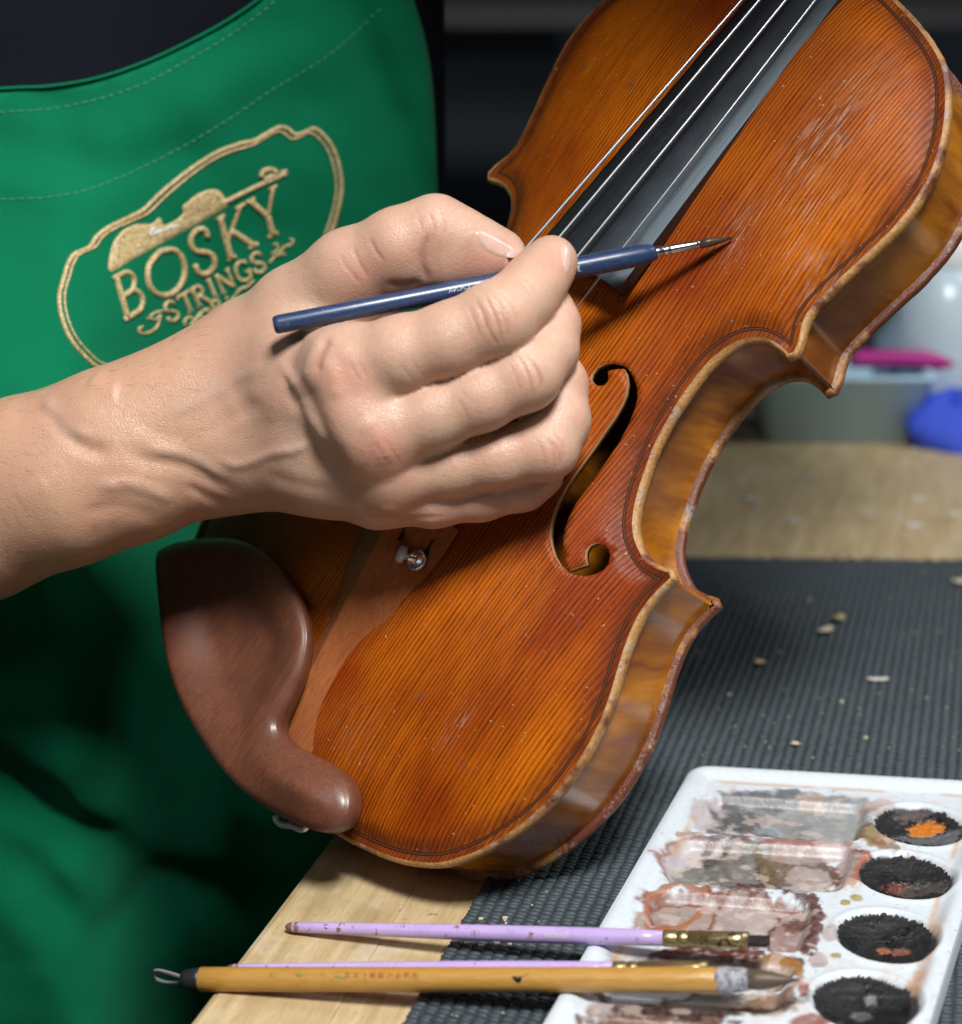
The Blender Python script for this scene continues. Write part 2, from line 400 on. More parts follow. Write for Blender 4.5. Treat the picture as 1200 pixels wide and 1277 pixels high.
# ---- arching: a membrane over the outline
GX = np.arange(-106, 107, 2.); GY = np.arange(-4, 354, 2.)
gx, gy = np.meshgrid(GX, GY, indexing='ij'); ins = in_poly(gx, gy, OUT)
U = np.zeros_like(gx)
for it in range(1500):
    U[1:-1, 1:-1] = np.where(ins[1:-1, 1:-1], .25*(U[2:, 1:-1]+U[:-2, 1:-1]+U[1:-1, 2:]+U[1:-1, :-2]+4.), 0)
def bil(G, x, y):
    fx = np.clip((np.asarray(x)-GX[0])/2, 0, len(GX)-1.001); fy = np.clip((np.asarray(y)-GY[0])/2, 0, len(GY)-1.001)
    i = fx.astype(int); j = fy.astype(int); a = fx-i; b = fy-j
    return G[i, j]*(1-a)*(1-b)+G[i+1, j]*a*(1-b)+G[i, j+1]*(1-a)*b+G[i+1, j+1]*a*b
def arch(x, y, d=None):
    x = np.atleast_1d(np.asarray(x, float)); y = np.atleast_1d(np.asarray(y, float))
    if d is None: d = poly_dist(np.c_[x, y], OUT)
    u = np.maximum(bil(U, x, y), 0)
    return 15*(1-np.exp(-(u/900)**1.4))-1.1*np.exp(-((d-5)/2.6)**2)+.35

# ---- soundhole (traced), right one and its mirror
FH = [(325, 180), (335, 150), (360, 120), (400, 100), (445, 93), (490, 103), (525, 128), (555, 175), (573, 230), (575, 285), (560, 345), (525, 430), (480, 515), (430, 590), (385, 655), (340, 720), (290, 785), (250, 840), (215, 905), (195, 960), (182, 1020), (179, 1080), (185, 1130), (197, 1175), (205, 1199), (255, 1182), (306, 1165), (297, 1130), (300, 1095), (320, 1065), (355, 1050), (395, 1058), (422, 1085), (430, 1120), (422, 1160), (395, 1195), (350, 1218), (300, 1228), (250, 1222), (205, 1205), (165, 1170), (135, 1120), (118, 1065), (110, 1010), (115, 950), (130, 890), (155, 830), (190, 765), (235, 695), (285, 625), (340, 550), (400, 460), (450, 390), (490, 320), (515, 260), (522, 200), (515, 150), (502, 127), (460, 130), (416, 138), (421, 165), (417, 195), (400, 214), (372, 219), (345, 208)]
def fh_pt(q):
    px, py = 660+q[0]/4.255, 430+q[1]/4.255; z = 9.
    for _ in range(6):
        p = vback(px, py, z); z = float(arch(p[0], p[1])[0])
    return p[:2]
FHP = np.array([fh_pt(q) for q in FH])
# densify straight bits only lightly, keep the corners
def dens(P, st):
    out = []
    for a, b in zip(P, np.roll(P, -1, 0)):
        k = max(1, int(np.linalg.norm(b-a)/st)); out += [a+(b-a)*i/k for i in range(k)]
    return np.array(out)
FHR = dens(FHP, 1.6); FHL = (FHR*[-1, 1])[::-1]

def plate_top():
    ring = OUT+ON*1.7
    inner = []
    for i, X in enumerate(np.arange(-104, 105, 2.2)):
        for Y in np.arange(-1+(i % 2)*1.1, 350, 2.2): inner.append((X, Y))
    inner = np.array(inner)
    k = in_poly(inner[:, 0], inner[:, 1], ring); inner = inner[k]
    dd = poly_dist(inner, OUT); k = dd > 7.4; inner = inner[k]
    rg = np.vstack([OUT+ON*q_ for q_ in (3.0, 4.2, 5.4, 6.6)]); k = in_poly(rg[:, 0], rg[:, 1], ring); rg = rg[k]; dq = poly_dist(rg, OUT); rg = rg[(np.abs((dq-3.0)/1.2-np.round((dq-3.0)/1.2)) < .06) & (dq > 2.8)]; inner = np.vstack([inner, rg])
    for f in (FHR, FHL):
        k = ~in_poly(inner[:, 0], inner[:, 1], f) & (poly_dist(inner, f) > .9); inner = inner[k]
    n0, n1 = len(ring), len(FHR)
    P = np.vstack([ring, FHR, FHL, inner])
    E = [(i, (i+1) % n0) for i in range(n0)]+[(n0+i, n0+(i+1) % n1) for i in range(n1)]+[(n0+n1+i, n0+n1+(i+1) % n1) for i in range(n1)]
    v, e, f, ov, oe, of = delaunay_2d_cdt([Vector(p) for p in P], E, [], 0, 1e-4)
    v = np.array([tuple(q) for q in v]); F = np.array([t for t in f if len(t) == 3])
    c = v[F].mean(1)
    k = in_poly(c[:, 0], c[:, 1], ring) & ~in_poly(c[:, 0], c[:, 1], FHR) & ~in_poly(c[:, 0], c[:, 1], FHL); F = F[k]
    a = v[F]; ar = (a[:, 1, 0]-a[:, 0, 0])*(a[:, 2, 1]-a[:, 0, 1])-(a[:, 1, 1]-a[:, 0, 1])*(a[:, 2, 0]-a[:, 0, 0])
    F[ar < 0] = F[ar < 0][:, ::-1]
    d = poly_dist(v, OUT); z = arch(v[:, 0], v[:, 1], d)
    V = np.c_[v, z]; Vb = np.c_[v, z-2.5]; n = len(V)
    faces = [tuple(t) for t in F]+[tuple(t[::-1]+n) for t in F]
    mi = [0]*len(F)+[2]*len(F)
    from collections import defaultdict
    cnt = defaultdict(int)
    for t in F:
        for q in range(3): cnt[(t[q], t[(q+1) % 3])] += 1
    for (p, q) in list(cnt):
        if (q, p) not in cnt:
            if d[p] > 5: faces.append((q, p, p+n, q+n)); mi.append(1)
    V = np.vstack([V, Vb])
    # the rounded lip
    prof = [(1.7, None, 0), (1.0, .42, 3), (.45, .05, 3), (.08, -.75, 3), (0, -1.8, 3), (.15, -2.9, 3), (.9, -3.7, 3), (3.6, -3.9, 2)]
    wob = fbm(OUT[:, 0]*.12+50, OUT[:, 1]*.12+50, 3)-.5; chip = fbm(OUT[:, 0]*.6, OUT[:, 1]*.6, 8)-.5
    rows = []
    for (i_, z_, m_) in prof:
        off = i_+(wob*.5+chip*.35)*(1 if 0 <= i_ < 1.2 else 0)
        Q = OUT+ON*(np.asarray(off)[..., None] if np.ndim(off) else off)
        zz = arch(Q[:, 0], Q[:, 1]) if z_ is None else np.full(len(Q), z_)+chip*.3
        rows.append(np.c_[Q, zz])
    b = len(V); m = len(OUT); V = np.vstack([V]+rows)
    for r in range(len(prof)-1):
        for i in range(m):
            j = (i+1) % m
            faces.append((b+r*m+i, b+(r+1)*m+i, b+(r+1)*m+j, b+r*m+j)); mi.append(prof[r+1][2])
    o = obj('top_plate', V, faces, [m_front, m_cut, m_inner, m_edge], violin, True, mi)
    d = poly_dist(V[:, :2], OUT)
    me = o.data
    a = me.attributes.new('edge', 'FLOAT', 'POINT'); a.data.foreach_set('value', (1-sstep(4, 12, d)).astype(np.float32))
    x, y = V[:, 0], V[:, 1]
    wr = np.zeros(len(V))
    for (cx, cy, rx, ry, k) in ((46, 292, 9, 26, 1), (58, 268, 12, 14, .5), (40, 250, 6, 12, .8), (62, 62, 3, 8, .6), (84, 180, 6, 30, .0), (40, 150, 10, 20, .12), (28, 35, 12, 10, .25), (55, 110, 20, 30, .10), (68, 250, 12, 12, .5)):
        wr = np.maximum(wr, k*np.exp(-(((x-cx)/rx)**2+((y-cy)/ry)**2)))
    a = me.attributes.new('wear', 'FLOAT', 'POINT'); a.data.foreach_set('value', wr.astype(np.float32))
    return o
plate_top()

def strip_between(A, B, n):
    A = resample(A, n); B = resample(B, n)
    za = arch(A[:, 0], A[:, 1])+.13; zb = arch(B[:, 0], B[:, 1])+.13
    return np.vstack([np.c_[A, za], np.c_[B, zb]]), [(i, i+1, n+i+1, n+i) for i in range(n-1)]
pm = MB()
for (d0, d1, m) in ((3.85, 4.15, 0), (4.15, 4.65, 1), (4.65, 4.95, 0)):
    for side in (0, 1):
        for A, B, n in zip(inset_half(d0), inset_half(d1), (130, 90, 130)):
            if side: A, B = A*[-1, 1], B*[-1, 1]
            V, F = strip_between(A, B, n); pm.add(V, F, m)
pf = pm.build('purfling', [m_purf_d, m_purf_l], violin, fix=False)
for p in pf.data.polygons:
    if p.normal.z < 0: p.flip()

# ---- ribs, one per bout
RZ0, RZ1 = -3.6, -33.2
for side in (0, 1):
    o_ = inset_half(2.7); i_ = inset_half(3.9)
    for A, B in zip(o_, i_):
        n = max(30, len(A)); A = resample(A, n); B = resample(B, n)
        if side: A, B = A*[-1, 1], B*[-1, 1]
        zs = np.linspace(RZ0, RZ1, 5); V = []; F = []
        for P in (A, B):
            for z in zs: V += [(p[0], p[1], z) for p in P]
        for lay in range(2):
            for r in range(4):
                for i in range(n-1):
                    a = lay*5*n+r*n+i; q = (a, a+1, a+n+1, a+n); F.append(q if (lay == 0) != bool(side) else q[::-1])
        for i in (0, n-1):
            for r in range(4): F.append((r*n+i, (r+1)*n+i, 5*n+(r+1)*n+i, 5*n+r*n+i))
        obj('rib', V, F, m_rib, violin, True, fix=True)
# ---- corner seams are the ribs' own mitres; back plate
def plate_back():
    prof = [(4.2, -33.1, 0), (1.0, -33.2, 1), (.25, -33.7, 1), (0, -34.6, 1), (.05, -35.7, 1), (.6, -36.7, 1), (1.8, -37.0, 0)]
    wob = fbm(OUT[:, 0]*.1+90, OUT[:, 1]*.1, 5)-.5; chip = fbm(OUT[:, 0]*.5, OUT[:, 1]*.5, 18)-.5
    V = []; F = []; mi = []; m = len(OUT)
    for (i_, z_, k_) in prof:
        off = i_+(wob*.5+chip*.35)*(1 if i_ < 1.2 else 0); Q = OUT+ON*np.broadcast_to(off, (m,))[:, None]
        V += [(q[0], q[1], z_) for q in Q]
    for r in range(len(prof)-1):
        for i in range(m):
            j = (i+1) % m; F.append((r*m+i, (r+1)*m+i, (r+1)*m+j, r*m+j)); mi.append(prof[r+1][2])
    ring = OUT+ON*1.8; pts = []
    for X in np.arange(-102, 103, 4.):
        for Y in np.arange(0, 350, 4.): pts.append((X, Y))
    pts = np.array(pts); k = in_poly(pts[:, 0], pts[:, 1], ring); pts = pts[k]; pts = pts[poly_dist(pts, OUT) > 3.5]
    for zf, side in ((lambda p: -37.0-12*(1-np.exp(-(np.maximum(bil(U, p[:, 0], p[:, 1]), 0)/1000)**1.4))*sstep(1.8, 9, poly_dist(p, OUT)), 1), (lambda p: np.full(len(p), -33.1), 0)):
        P = np.vstack([ring if side else OUT+ON*4.2, pts if side else pts[poly_dist(pts, OUT) > 6]])
        n0 = m
        v, e, f, *_ = delaunay_2d_cdt([Vector(p) for p in P], [(i, (i+1) % n0) for i in range(n0)], [], 0, 1e-5)
        v = np.array([tuple(q) for q in v]); b = len(V); V += [(*q, zz) for q, zz in zip(v, zf(v))]
        T = np.array([t for t in f if len(t) == 3]); c = v[T].mean(1)
        for t in T[in_poly(c[:, 0], c[:, 1], P[:n0])]: F.append(tuple(t+b)); mi.append(0)
    return obj('back_plate', V, F, [m_rib, m_bedge, m_inner], violin, True, mi, fix=True)
plate_back()
# linings and end blocks inside, seen only as darkness through the soundholes
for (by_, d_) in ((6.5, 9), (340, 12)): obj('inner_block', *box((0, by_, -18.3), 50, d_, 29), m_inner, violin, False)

# ---- fingerboard, neck, strings, bridge
def fb_crown(y): return 24.6-.122*(y-215)
def fb_half(y): return 20.2-(y-210)*.036
V = []; F = []; n = 17; ys = np.r_[209.6, 210.2, np.arange(214, 482, 6.)]
for k, y in enumerate(ys):
    hw = fb_half(y)-(.25 if k == 0 else 0); c = fb_crown(y)
    for i in range(n):
        x = -hw+2*hw*i/(n-1); V.append((x, y, c-x*x/(2*42.)-(.25 if k == 0 else 0)))
    ze = c-hw*hw/84.
    for (x, z) in ((hw+.05, ze-.9), (hw-.5, ze-5.4), (hw-5, ze-4.4), (-hw+5, ze-4.4), (-hw+.5, ze-5.4), (-hw-.05, ze-.9)): V.append((x, y, z))
N = n+6
for k in range(len(ys)-1):
    for i in range(N): F.append((k*N+i, k*N+(i+1) % N, (k+1)*N+(i+1) % N, (k+1)*N+i))
F.append(tuple(range(N))); F.append(tuple((len(ys)-1)*N+i for i in range(N-1, -1, -1)))
fbo = obj('fingerboard', V, F, m_ebony, violin, True, fix=True)
mo = fbo.modifiers.new('split', 'EDGE_SPLIT'); mo.split_angle = math.radians(40)
nk = []; nF = []
for k, y in enumerate(np.linspace(344, 480, 9)):
    c = fb_crown(y)-fb_half(y)**2/84-4.6; dp = 19 if y > 362 else 19+(362-y)*1.3
    for i in range(11):
        a = math.pi*i/10; nk.append((fb_half(y)*.98*math.cos(a), y, c-dp*math.sin(a)**.8))
for k in range(8):
    for i in range(10): nF.append((k*11+i, k*11+i+1, (k+1)*11+i+1, (k+1)*11+i))
nF += [tuple(range(11)), tuple(8*11+i for i in range(10, -1, -1))]+[(k*11, k*11+10, (k+1)*11+10, (k+1)*11) for k in range(8)]
obj('neck', nk, nF, m_rib, violin, True, fix=True)
STR = [((-18, 208.2, 27), (-14.3, 318.2, 13), .60), ((-7.3, 212.2, 29), (-6.1, 320, 15), .53), ((5, 218, 29), (3.5, 323.6, 15), .50), ((17, 224.8, 27), (12.4, 328.3, 13), .30)]
BY = 157.; btop = []
tail_w = [(-14, 112, 19.2), (-5.0, 112, 24.2), (5.0, 112, 24.2), (14, 112, 19.2)]
for (a, b, r), tw in zip(STR, tail_w):
    a = np.array(a); b = np.array(b); d = (b-a)/(b[1]-a[1]); p0 = a+d*(BY-a[1]); p1 = a+d*(478-a[1]); btop.append(p0)
    V, F = tube([tw, p0, p0+(p1-p0)*.5, p1], r, 8); obj('string', V, F, m_string, violin)
# bridge: a thin maple arch on two feet
bo = [(-20.5, 0), (-10.5, 0), (-9.5, 2.2), (-6, 5.5), (0, 7.5), (6, 5.5), (9.5, 2.2), (10.5, 0), (20.5, 0), (21, 2), (16.5, 4.5), (15.5, 9), (19, 12), (20.5, 16)]
topc = [(p[0], p[2]-.3) for p in btop][::-1]
z0 = float(arch(0, BY)[0]); pts = [(x, (arch(x, BY)[0]-.15 if zz == 0 else z0+zz)) for x, zz in bo]+[(topc[0][0]+2.2, topc[0][1]-1.4)]+topc+[(topc[-1][0]-2.2, topc[-1][1]-1.4)]+[(-x, z0+zz) for x, zz in bo[:8:-1]]
n = len(pts); V = [(x, BY-2.2+.9*sstep(z0, z0+20, z), z) for x, z in pts]+[(x, BY+2.2-.9*sstep(z0, z0+20, z), z) for x, z in pts]
F = [tuple(range(n)), tuple(range(2*n-1, n-1, -1))]+[(i, n+i, n+(i+1) % n, (i+1) % n) for i in range(n)]
obj('bridge', V, F, m_maple, violin, False, fix=True)
m = MB(); m.add(*box((0, -.2, 1.4), 34, 4, 3.0)); m.build('saddle', m_ebony, violin, smooth=False)
V, F = tube([(0, -2, -17), (0, -5, -17), (0, -6.5, -17), (0, -10.5, -17), (0, -11.6, -17)], [3.6, 3.4, 5.6, 5.0, 2.5], 16); obj('end_button', V, F, m_rest, violin)

# ---- tailpiece: roof-shaped, its ridge on the centre line
V = []; F = []
ty = [3, 5, 12, 18, 24, 32, 40, 48, 55, 64, 73, 84, 97, 106, 110, 112]; thw = [9, 12, 14.5, 14.8, 14.4, 12.8, 11.6, 10.8, 10.6, 11.8, 14.2, 16.0, 18.4, 18.9, 19.0, 18.4]; tz = [9.0, 10.4, 11.6, 12.3, 13.0, 14.0, 15.2, 16.3, 17.4, 19.0, 20.8, 22.8, 25.0, 26.6, 27.2, 27.2]
te = [2.5, 3, 4, 4.5, 5, 5.4, 6, 6.5, 7, 7.5, 8, 8.8, 10, 10.8, 11, 11]
tt_ = crom(np.c_[ty, thw, tz, te], 2.2); ty, thw, tz, te = [list(q) for q in tt_.T]
for y, hw, z, e in tt_:
    cx = 1.4*(1-sstep(20, 75, y))
    V += [(cx-hw, y, z-e-1.8), (cx-hw, y, z-e-.2), (cx-hw*.5, y, z-e*.46), (cx, y, z), (cx+hw*.5, y, z-e*.46), (cx+hw, y, z-e-.2), (cx+hw, y, z-e-1.8), (cx, y, z-e-.5)]
for k in range(len(ty)-1):
    for i in range(8): F.append((k*8+i, k*8+(i+1) % 8, (k+1)*8+(i+1) % 8, (k+1)*8+i))
F += [tuple(range(8)), tuple((len(ty)-1)*8+i for i in range(7, -1, -1))]
tp = obj('tailpiece', V, F, m_tail, violin, True, fix=True); mo = tp.modifiers.new('split', 'EDGE_SPLIT'); mo.split_angle = math.radians(24)
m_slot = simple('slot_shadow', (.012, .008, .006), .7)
for (x, w_) in ((-15, 1), (-5.4, 1), (5.4, 1), (15, 1)):
    zt = lambda y: np.interp(y, ty, tz)-abs(x)/np.interp(y, ty, thw)*np.interp(y, ty, te)*.95+.2
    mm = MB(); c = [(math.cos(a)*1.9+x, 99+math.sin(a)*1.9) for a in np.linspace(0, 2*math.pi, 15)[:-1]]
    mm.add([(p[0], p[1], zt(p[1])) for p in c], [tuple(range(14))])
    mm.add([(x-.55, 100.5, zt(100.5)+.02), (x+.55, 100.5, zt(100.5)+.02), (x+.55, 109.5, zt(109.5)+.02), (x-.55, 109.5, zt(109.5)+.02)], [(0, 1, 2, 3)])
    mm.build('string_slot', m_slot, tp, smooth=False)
# fine tuner: knurled screw, collar and lever
def up_axis(p, n): return np.array(p)+np.array(n)
tn = np.array([.19, .06, 1.]); tn /= np.linalg.norm(tn); c0 = vback(520, 699, 18.6)
mm = MB(); mm.add(*tube([c0-tn*1.5, c0+tn*1.0, c0+tn*1.3], [3.4, 3.4, 3.0], 28))
for k in range(22):
    a_ = 2*math.pi*k/22; e1 = np.array([math.cos(a_), math.sin(a_), -.19*math.cos(a_)]); mm.add(*tube([c0+e1*3.4-tn*.6, c0+e1*3.4+tn*.9], .3, 5))
sl = np.array([-.80, -.22, .56]); sl /= np.linalg.norm(sl); c1 = c0+tn*.8
mm.add(*tube([c1, c1+sl*5.0], 1.5, 14)); ft = mm.build('fine_tuner', m_steel, tp)
m_pearl = simple('dull_tuner_head', (.46, .54, .58), .35, .2)
c1 = c1+sl*4.2; mm = MB(); mm.add(*tube([c1-sl*.2, c1+sl*.5, c1+sl*2.0, c1+sl*2.5], [2.8, 3.2, 3.2, 2.6], 26)); mm.build('tuner_head', m_pearl, tp)
mm = MB(); mm.add(*box((17.5, 109.5, 22.4), 1.8, 9, 1.2)); mm.add(*box((15.0, 113.2, 22.6), 7.5, 1.1, 1.4)); mm.build('tuner_lever', m_steel, tp, smooth=False)
m_hole = m_slot

# ---- chin rest (traced outline on its own plane), dished, with a rounded bar over the tailpiece end
CR = [(191, 695), (202, 681), (228, 673), (257, 669.5), (290, 671), (319, 683), (345, 708), (366, 739), (377, 769), (380, 798), (372, 835), (357, 867), (343, 893), (341, 908), (351, 922), (372, 934), (400, 949), (422, 970), (430.5, 996), (426, 1018), (411, 1031), (389, 1034), (363, 1026), (327, 1007), (290, 978), (253, 930), (220, 871), (203, 815), (195, 754)]
CRP = np.array([vback(px, py, 25.)[:2] for px, py in CR]); CRP = crom(CRP, 1.3, True)
if np.sum(CRP[:, 0]*np.roll(CRP[:, 1], -1)-np.roll(CRP[:, 0], -1)*CRP[:, 1]) < 0: CRP = CRP[::-1]
CRN = normals2(CRP)
cup_c = np.array(vback(275, 785, 25.)[:2]); lobe_c = np.array(vback(375, 975, 25.)[:2])
def cr_top(x, y, d):
    q = np.c_[x, y]; lob = np.exp(-(((q-lobe_c)**2).sum(1))/(23.**2))
    cup = np.exp(-(((q-cup_c)**2).sum(1))/(34.**2))
    rim = sstep(0, 3.2, d)
    return 25-1.3*(1-rim)**2+lob*8.5*(1-(1-np.clip(d/17, 0, 1))**2)-lob*3.5-cup*7.5*sstep(2.5, 20, d)
pts = []
for i, X in enumerate(np.arange(-120, 80, 2.)):
    for Y in np.arange(-40, 100, 2.): pts.append((X, Y+(i % 2)))
pts = np.array(pts); pts = pts[in_poly(pts[:, 0], pts[:, 1], CRP)]; pts = pts[poly_dist(pts, CRP) > 2.6]
n0 = len(CRP); rings = [(0.0, None), (.5, None), (1.2, None), (2.0, None)]
allP = np.vstack([CRP+CRN*2.0, pts])
v, e, f, *_ = delaunay_2d_cdt([Vector(p) for p in allP], [(i, (i+1) % n0) for i in range(n0)], [], 0, 1e-5)
v = np.array([tuple(q) for q in v]); F = []
T = np.array([t for t in f if len(t) == 3]); c = v[T].mean(1)
F += [tuple(t) for t in T[in_poly(c[:, 0], c[:, 1], allP[:n0])]]
V = np.c_[v, cr_top(v[:, 0], v[:, 1], poly_dist(v, CRP))]
rows = []
for i_ in (2.0, 1.2, .5, .1):
    Q = CRP+CRN*i_; dq = np.full(len(Q), i_); rows.append(np.c_[Q, cr_top(Q[:, 0], Q[:, 1], dq)])
thick = 5.2+np.exp(-((CRP-lobe_c)**2).sum(1)/26**2)*7
for i_, fr in ((0.0, .35), (.25, .75), (1.2, 1.0), (6, 1.02)):
    Q = CRP+CRN*i_; top = cr_top(CRP[:, 0], CRP[:, 1], np.zeros(n0)); rows.append(np.c_[Q, top-thick*fr])
b = len(V); V = np.vstack([V]+rows)
for r in range(len(rows)-1):
    for i in range(n0): j = (i+1) % n0; F.append((b+r*n0+i, b+(r+1)*n0+i, b+(r+1)*n0+j, b+r*n0+j))
F.append(tuple(b+(len(rows)-1)*n0+i for i in range(n0)))
crest = obj('chin_rest', V, F, m_rest, violin, True, fix=True, weld=.25)
# clamp: two barrels and a claw under the bar at the end of the body
mm = MB(); a = np.array(vback(346, 1020, 2.)); bq = np.array(vback(379, 1030, 2.))
m_dst = simple('shade_dark_steel', (.05, .05, .05), .5, .8);  # rods and plate coloured dark to stand for shade under the rest
for q in (a, bq): obj('clamp_rod', *tube([(q[0], -3.6, 12), (q[0], -3.6, -40)], .9, 8), m_dst, crest)
hk = [vback(px, py, 7.) for px, py in ((343, 1018), (346, 1025), (353, 1029), (364, 1030), (373, 1034), (380, 1034), (384, 1028))]
obj('clamp', *tube(crom(hk, .8), 1.15, 10), simple('plated_clamp', (.80, .79, .74), .42, .7), crest)
obj('clamp_plate', *box(((a[0]+bq[0])/2, 3, -40.5), abs(a[0]-bq[0])+6, 14, 1.6), m_dst, crest, False)

# ================================================================== SETTING: floor, back wall
m_floor = simple('dim_floor', (.030, .030, .032), .8); m_wall = simple('dark_wall', (.05, .065, .08), .8, scale=3)
V, F = box((300, 1600, -905), 5200, 5200, 10); tag(obj('floor', V, F, m_floor, smooth=False), kind='structure')
V, F = box((300, 2900, 600), 5200, 20, 3000); tag(obj('back_wall', V, F, m_wall, smooth=False), kind='structure')

# ================================================================== WORK TABLE (boards run along its left edge)
TD = math.radians(74.6); tdir = np.array([math.cos(TD), math.sin(TD), 0]); tper = np.array([math.sin(TD), -math.cos(TD), 0]); tup = np.array([0, 0, 1.])
T0 = on_z(330, 1150, 0)
def wood():
    t = NT('pale_beech'); v = t.coord(scale=(1000, 1000, 1000), rot=(0, 0, 0)); x, y, z = t.sep(v)
    inf = t.n('ObjectInfo'); rnd = inf.outputs['Random']; off = t.math('MULTIPLY', rnd, 77.)
    g = t.noise(t.comb(t.math('ADD', t.math('MULTIPLY', x, .22), off), t.math('MULTIPLY', y, .016), 0.), 1, 5, .6, .6)
    f = t.noise(t.comb(t.math('ADD', t.math('MULTIPLY', x, 1.6), off), t.math('MULTIPLY', y, .12), 0.), 1, 4, .65)
    b = t.noise(t.comb(t.math('ADD', t.math('MULTIPLY', x, .05), off), t.math('MULTIPLY', y, .03), 1.), 1, 4, .6)
    c = t.mix(t.ramp(g, [(.3, (0,)*3), (.7, (1,)*3)]), (.44, .32, .16), (.66, .53, .31))
    c = t.mix(t.math('MULTIPLY', t.ramp(f, [(.5, (0,)*3), (.72, (1,)*3)]), .4), c, (.24, .14, .055))
    c = t.mix(t.math('MULTIPLY', t.ramp(b, [(.52, (0,)*3), (.68, (1,)*3)]), .45), c, (.30, .20, .10))
    c = t.mix(t.math('MULTIPLY', rnd, .22), c, (.40, .27, .13))
    s_ = t.noise(v, .16, 4, .7); c = t.mix(t.math('MULTIPLY', t.ramp(s_, [(.64, (0,)*3), (.70, (1,)*3)]), .6), c, (.14, .09, .05))
    w2 = t.noise(v, .035, 3, .6); c = t.mix(t.math('MULTIPLY', t.ramp(w2, [(.56, (0,)*3), (.68, (1,)*3)]), .55), c, (.60, .53, .40))
    t.set(Base_Color=c, Roughness=t.math('MULTIPLY_ADD', g, .2, .45), Normal=t.bump(t.math('ADD', f, t.math('MULTIPLY', s_, .5)), .0003, .6))
    return t.m
m_wood = wood()
table = bpy.data.objects.new('work_table', None); COL.objects.link(table)
table.matrix_world = Matrix([[tper[i], tdir[i], tup[i], T0[i]*S] for i in range(3)]+[[0, 0, 0, 1]])
tag(table, 'pale wooden workbench top under the ribbed black mat', 'table')
bw = [41, 52, 47, 44, 55, 48, 43, 50, 46, 52, 45, 60]; x = 0.
bev = .35
for k, wd in enumerate(bw):
    hz = [0, -.15, -.05, -.2, 0, -.1, -.25, -.05, -.1, 0, -.2, -.1][k]
    x0, x1 = x+.04, x+wd-.04; pr = [(x0, -36), (x0, hz-bev*.6), (x0+bev*.3, hz-.25), (x0+bev, hz), (x1-bev, hz), (x1-bev*.3, hz-.25), (x1, hz-bev*.6), (x1, -36)]
    if k == 0: pr[1:4] = [(x0, hz-3), (x0+.9, hz-.9), (x0+3, hz)]
    ys = [-420, 760]; V = [(p[0], y, p[1]) for y in ys for p in pr]; n = len(pr)
    F = [(i, (i+1) % n, n+(i+1) % n, n+i) for i in range(n)]+[tuple(range(n)), tuple(range(2*n-1, n-1, -1))]
    obj('board', V, F, m_wood, table, False, fix=True); x += wd
m = MB()
V = [];
for (lx, ly) in ((40, -380), (x-60, -380), (40, 600), (x-60, 600)):
    obj('table_leg', *box((lx, ly, -468), 60, 60, 864), m_wood, table, False)

# ================================================================== RIBBED MAT
MT = 3.0                                                            # its top
ma = on_z(595, 1113, MT); mb = on_z(500.6, 1277, MT); md = (ma-mb)/np.linalg.norm(ma-mb); mp = np.array([md[1], -md[0], 0])
mcorner = on_z(838, 692, MT)
f0 = on_z(870, 693.5, MT); f1 = on_z(1200, 697, MT)
def m_ruber():
    t = NT('grey_black_rubber'); v = t.coord(scale=(1000, 1000, 1000)); n = t.noise(v, .7, 4, .7); n2 = t.noise(v, .05, 3)
    c = t.mix(n2, (.030, .042, .050), (.050, .066, .076)); c = t.mix(t.math('MULTIPLY', t.ramp(n, [(.62, (0,)*3), (.72, (1,)*3)]), .35), c, (.16, .17, .17))
    t.set(Base_Color=c, Roughness=t.math('MULTIPLY_ADD', n, .3, .42), Normal=t.bump(n, .0003, .6), Specular_IOR_Level=.5)
    return t.m
m_mat = m_ruber()
mat = bpy.data.objects.new('bench_mat', None); COL.objects.link(mat)
mat.matrix_world = Matrix([[mp[i], md[i], tup[i], [mb[0], mb[1], 0][i]*S] for i in range(3)]+[[0, 0, 0, 1]])
tag(mat, 'charcoal woven-rib rubber mat lying on the workbench', 'mat')
toM = lambda P: np.stack([(np.asarray(P)-mb)@mp, (np.asarray(P)-mb)@md], -1)
F0, F1 = toM(f0), toM(f1); slope = (F1[1]-F0[1])/(F1[0]-F0[0]); yfar = lambda x: F0[1]+(x-F0[0])*slope
y00 = -160; X1 = 430
V = [(.3, y00, .1), (X1, y00, .1), (X1, yfar(X1), .1), (.3, yfar(.3), .1)]; V += [(a, b, 1.9) for a, b, c in V]
obj('mat_base', V, [(3, 2, 1, 0), (4, 5, 6, 7), (0, 1, 5, 4), (1, 2, 6, 5), (2, 3, 7, 6), (3, 0, 4, 7)], m_mat, mat, False)
PC, PR = 3.95, 2.35
ncol = int(X1/PC); bx = []; by = []
for i in range(ncol):
    x_ = (i+.5)*PC; n = int((yfar(x_)-y00)/PR)
    bx += [x_]*n; by += list(y00+(np.arange(n)+.5)*PR+(PR/2 if i % 2 else 0))
bx = np.array(bx); by = np.array(by); nb = len(bx)
th = np.arange(8)*2*np.pi/8
prof = [(.96, 0.0), (.86, .75), (.5, 1.15)]
tv = []
for r, z in prof:
    for a in th: tv.append((r*PC*.56*np.sign(np.cos(a))*abs(np.cos(a))**.7, r*PR*.46*np.sign(np.sin(a))*abs(np.sin(a))**.7+.22*r*math.cos(a), z))
tv.append((0, 0, 1.25)); tv = np.array(tv)
hgt = 1.0+.45*(rng.random(nb)-.5); jx = (rng.random(nb)-.5)*.45; jy = (rng.random(nb)-.5)*.5
skew = np.where((np.arange(nb) % 2) == 0, 1, 1)
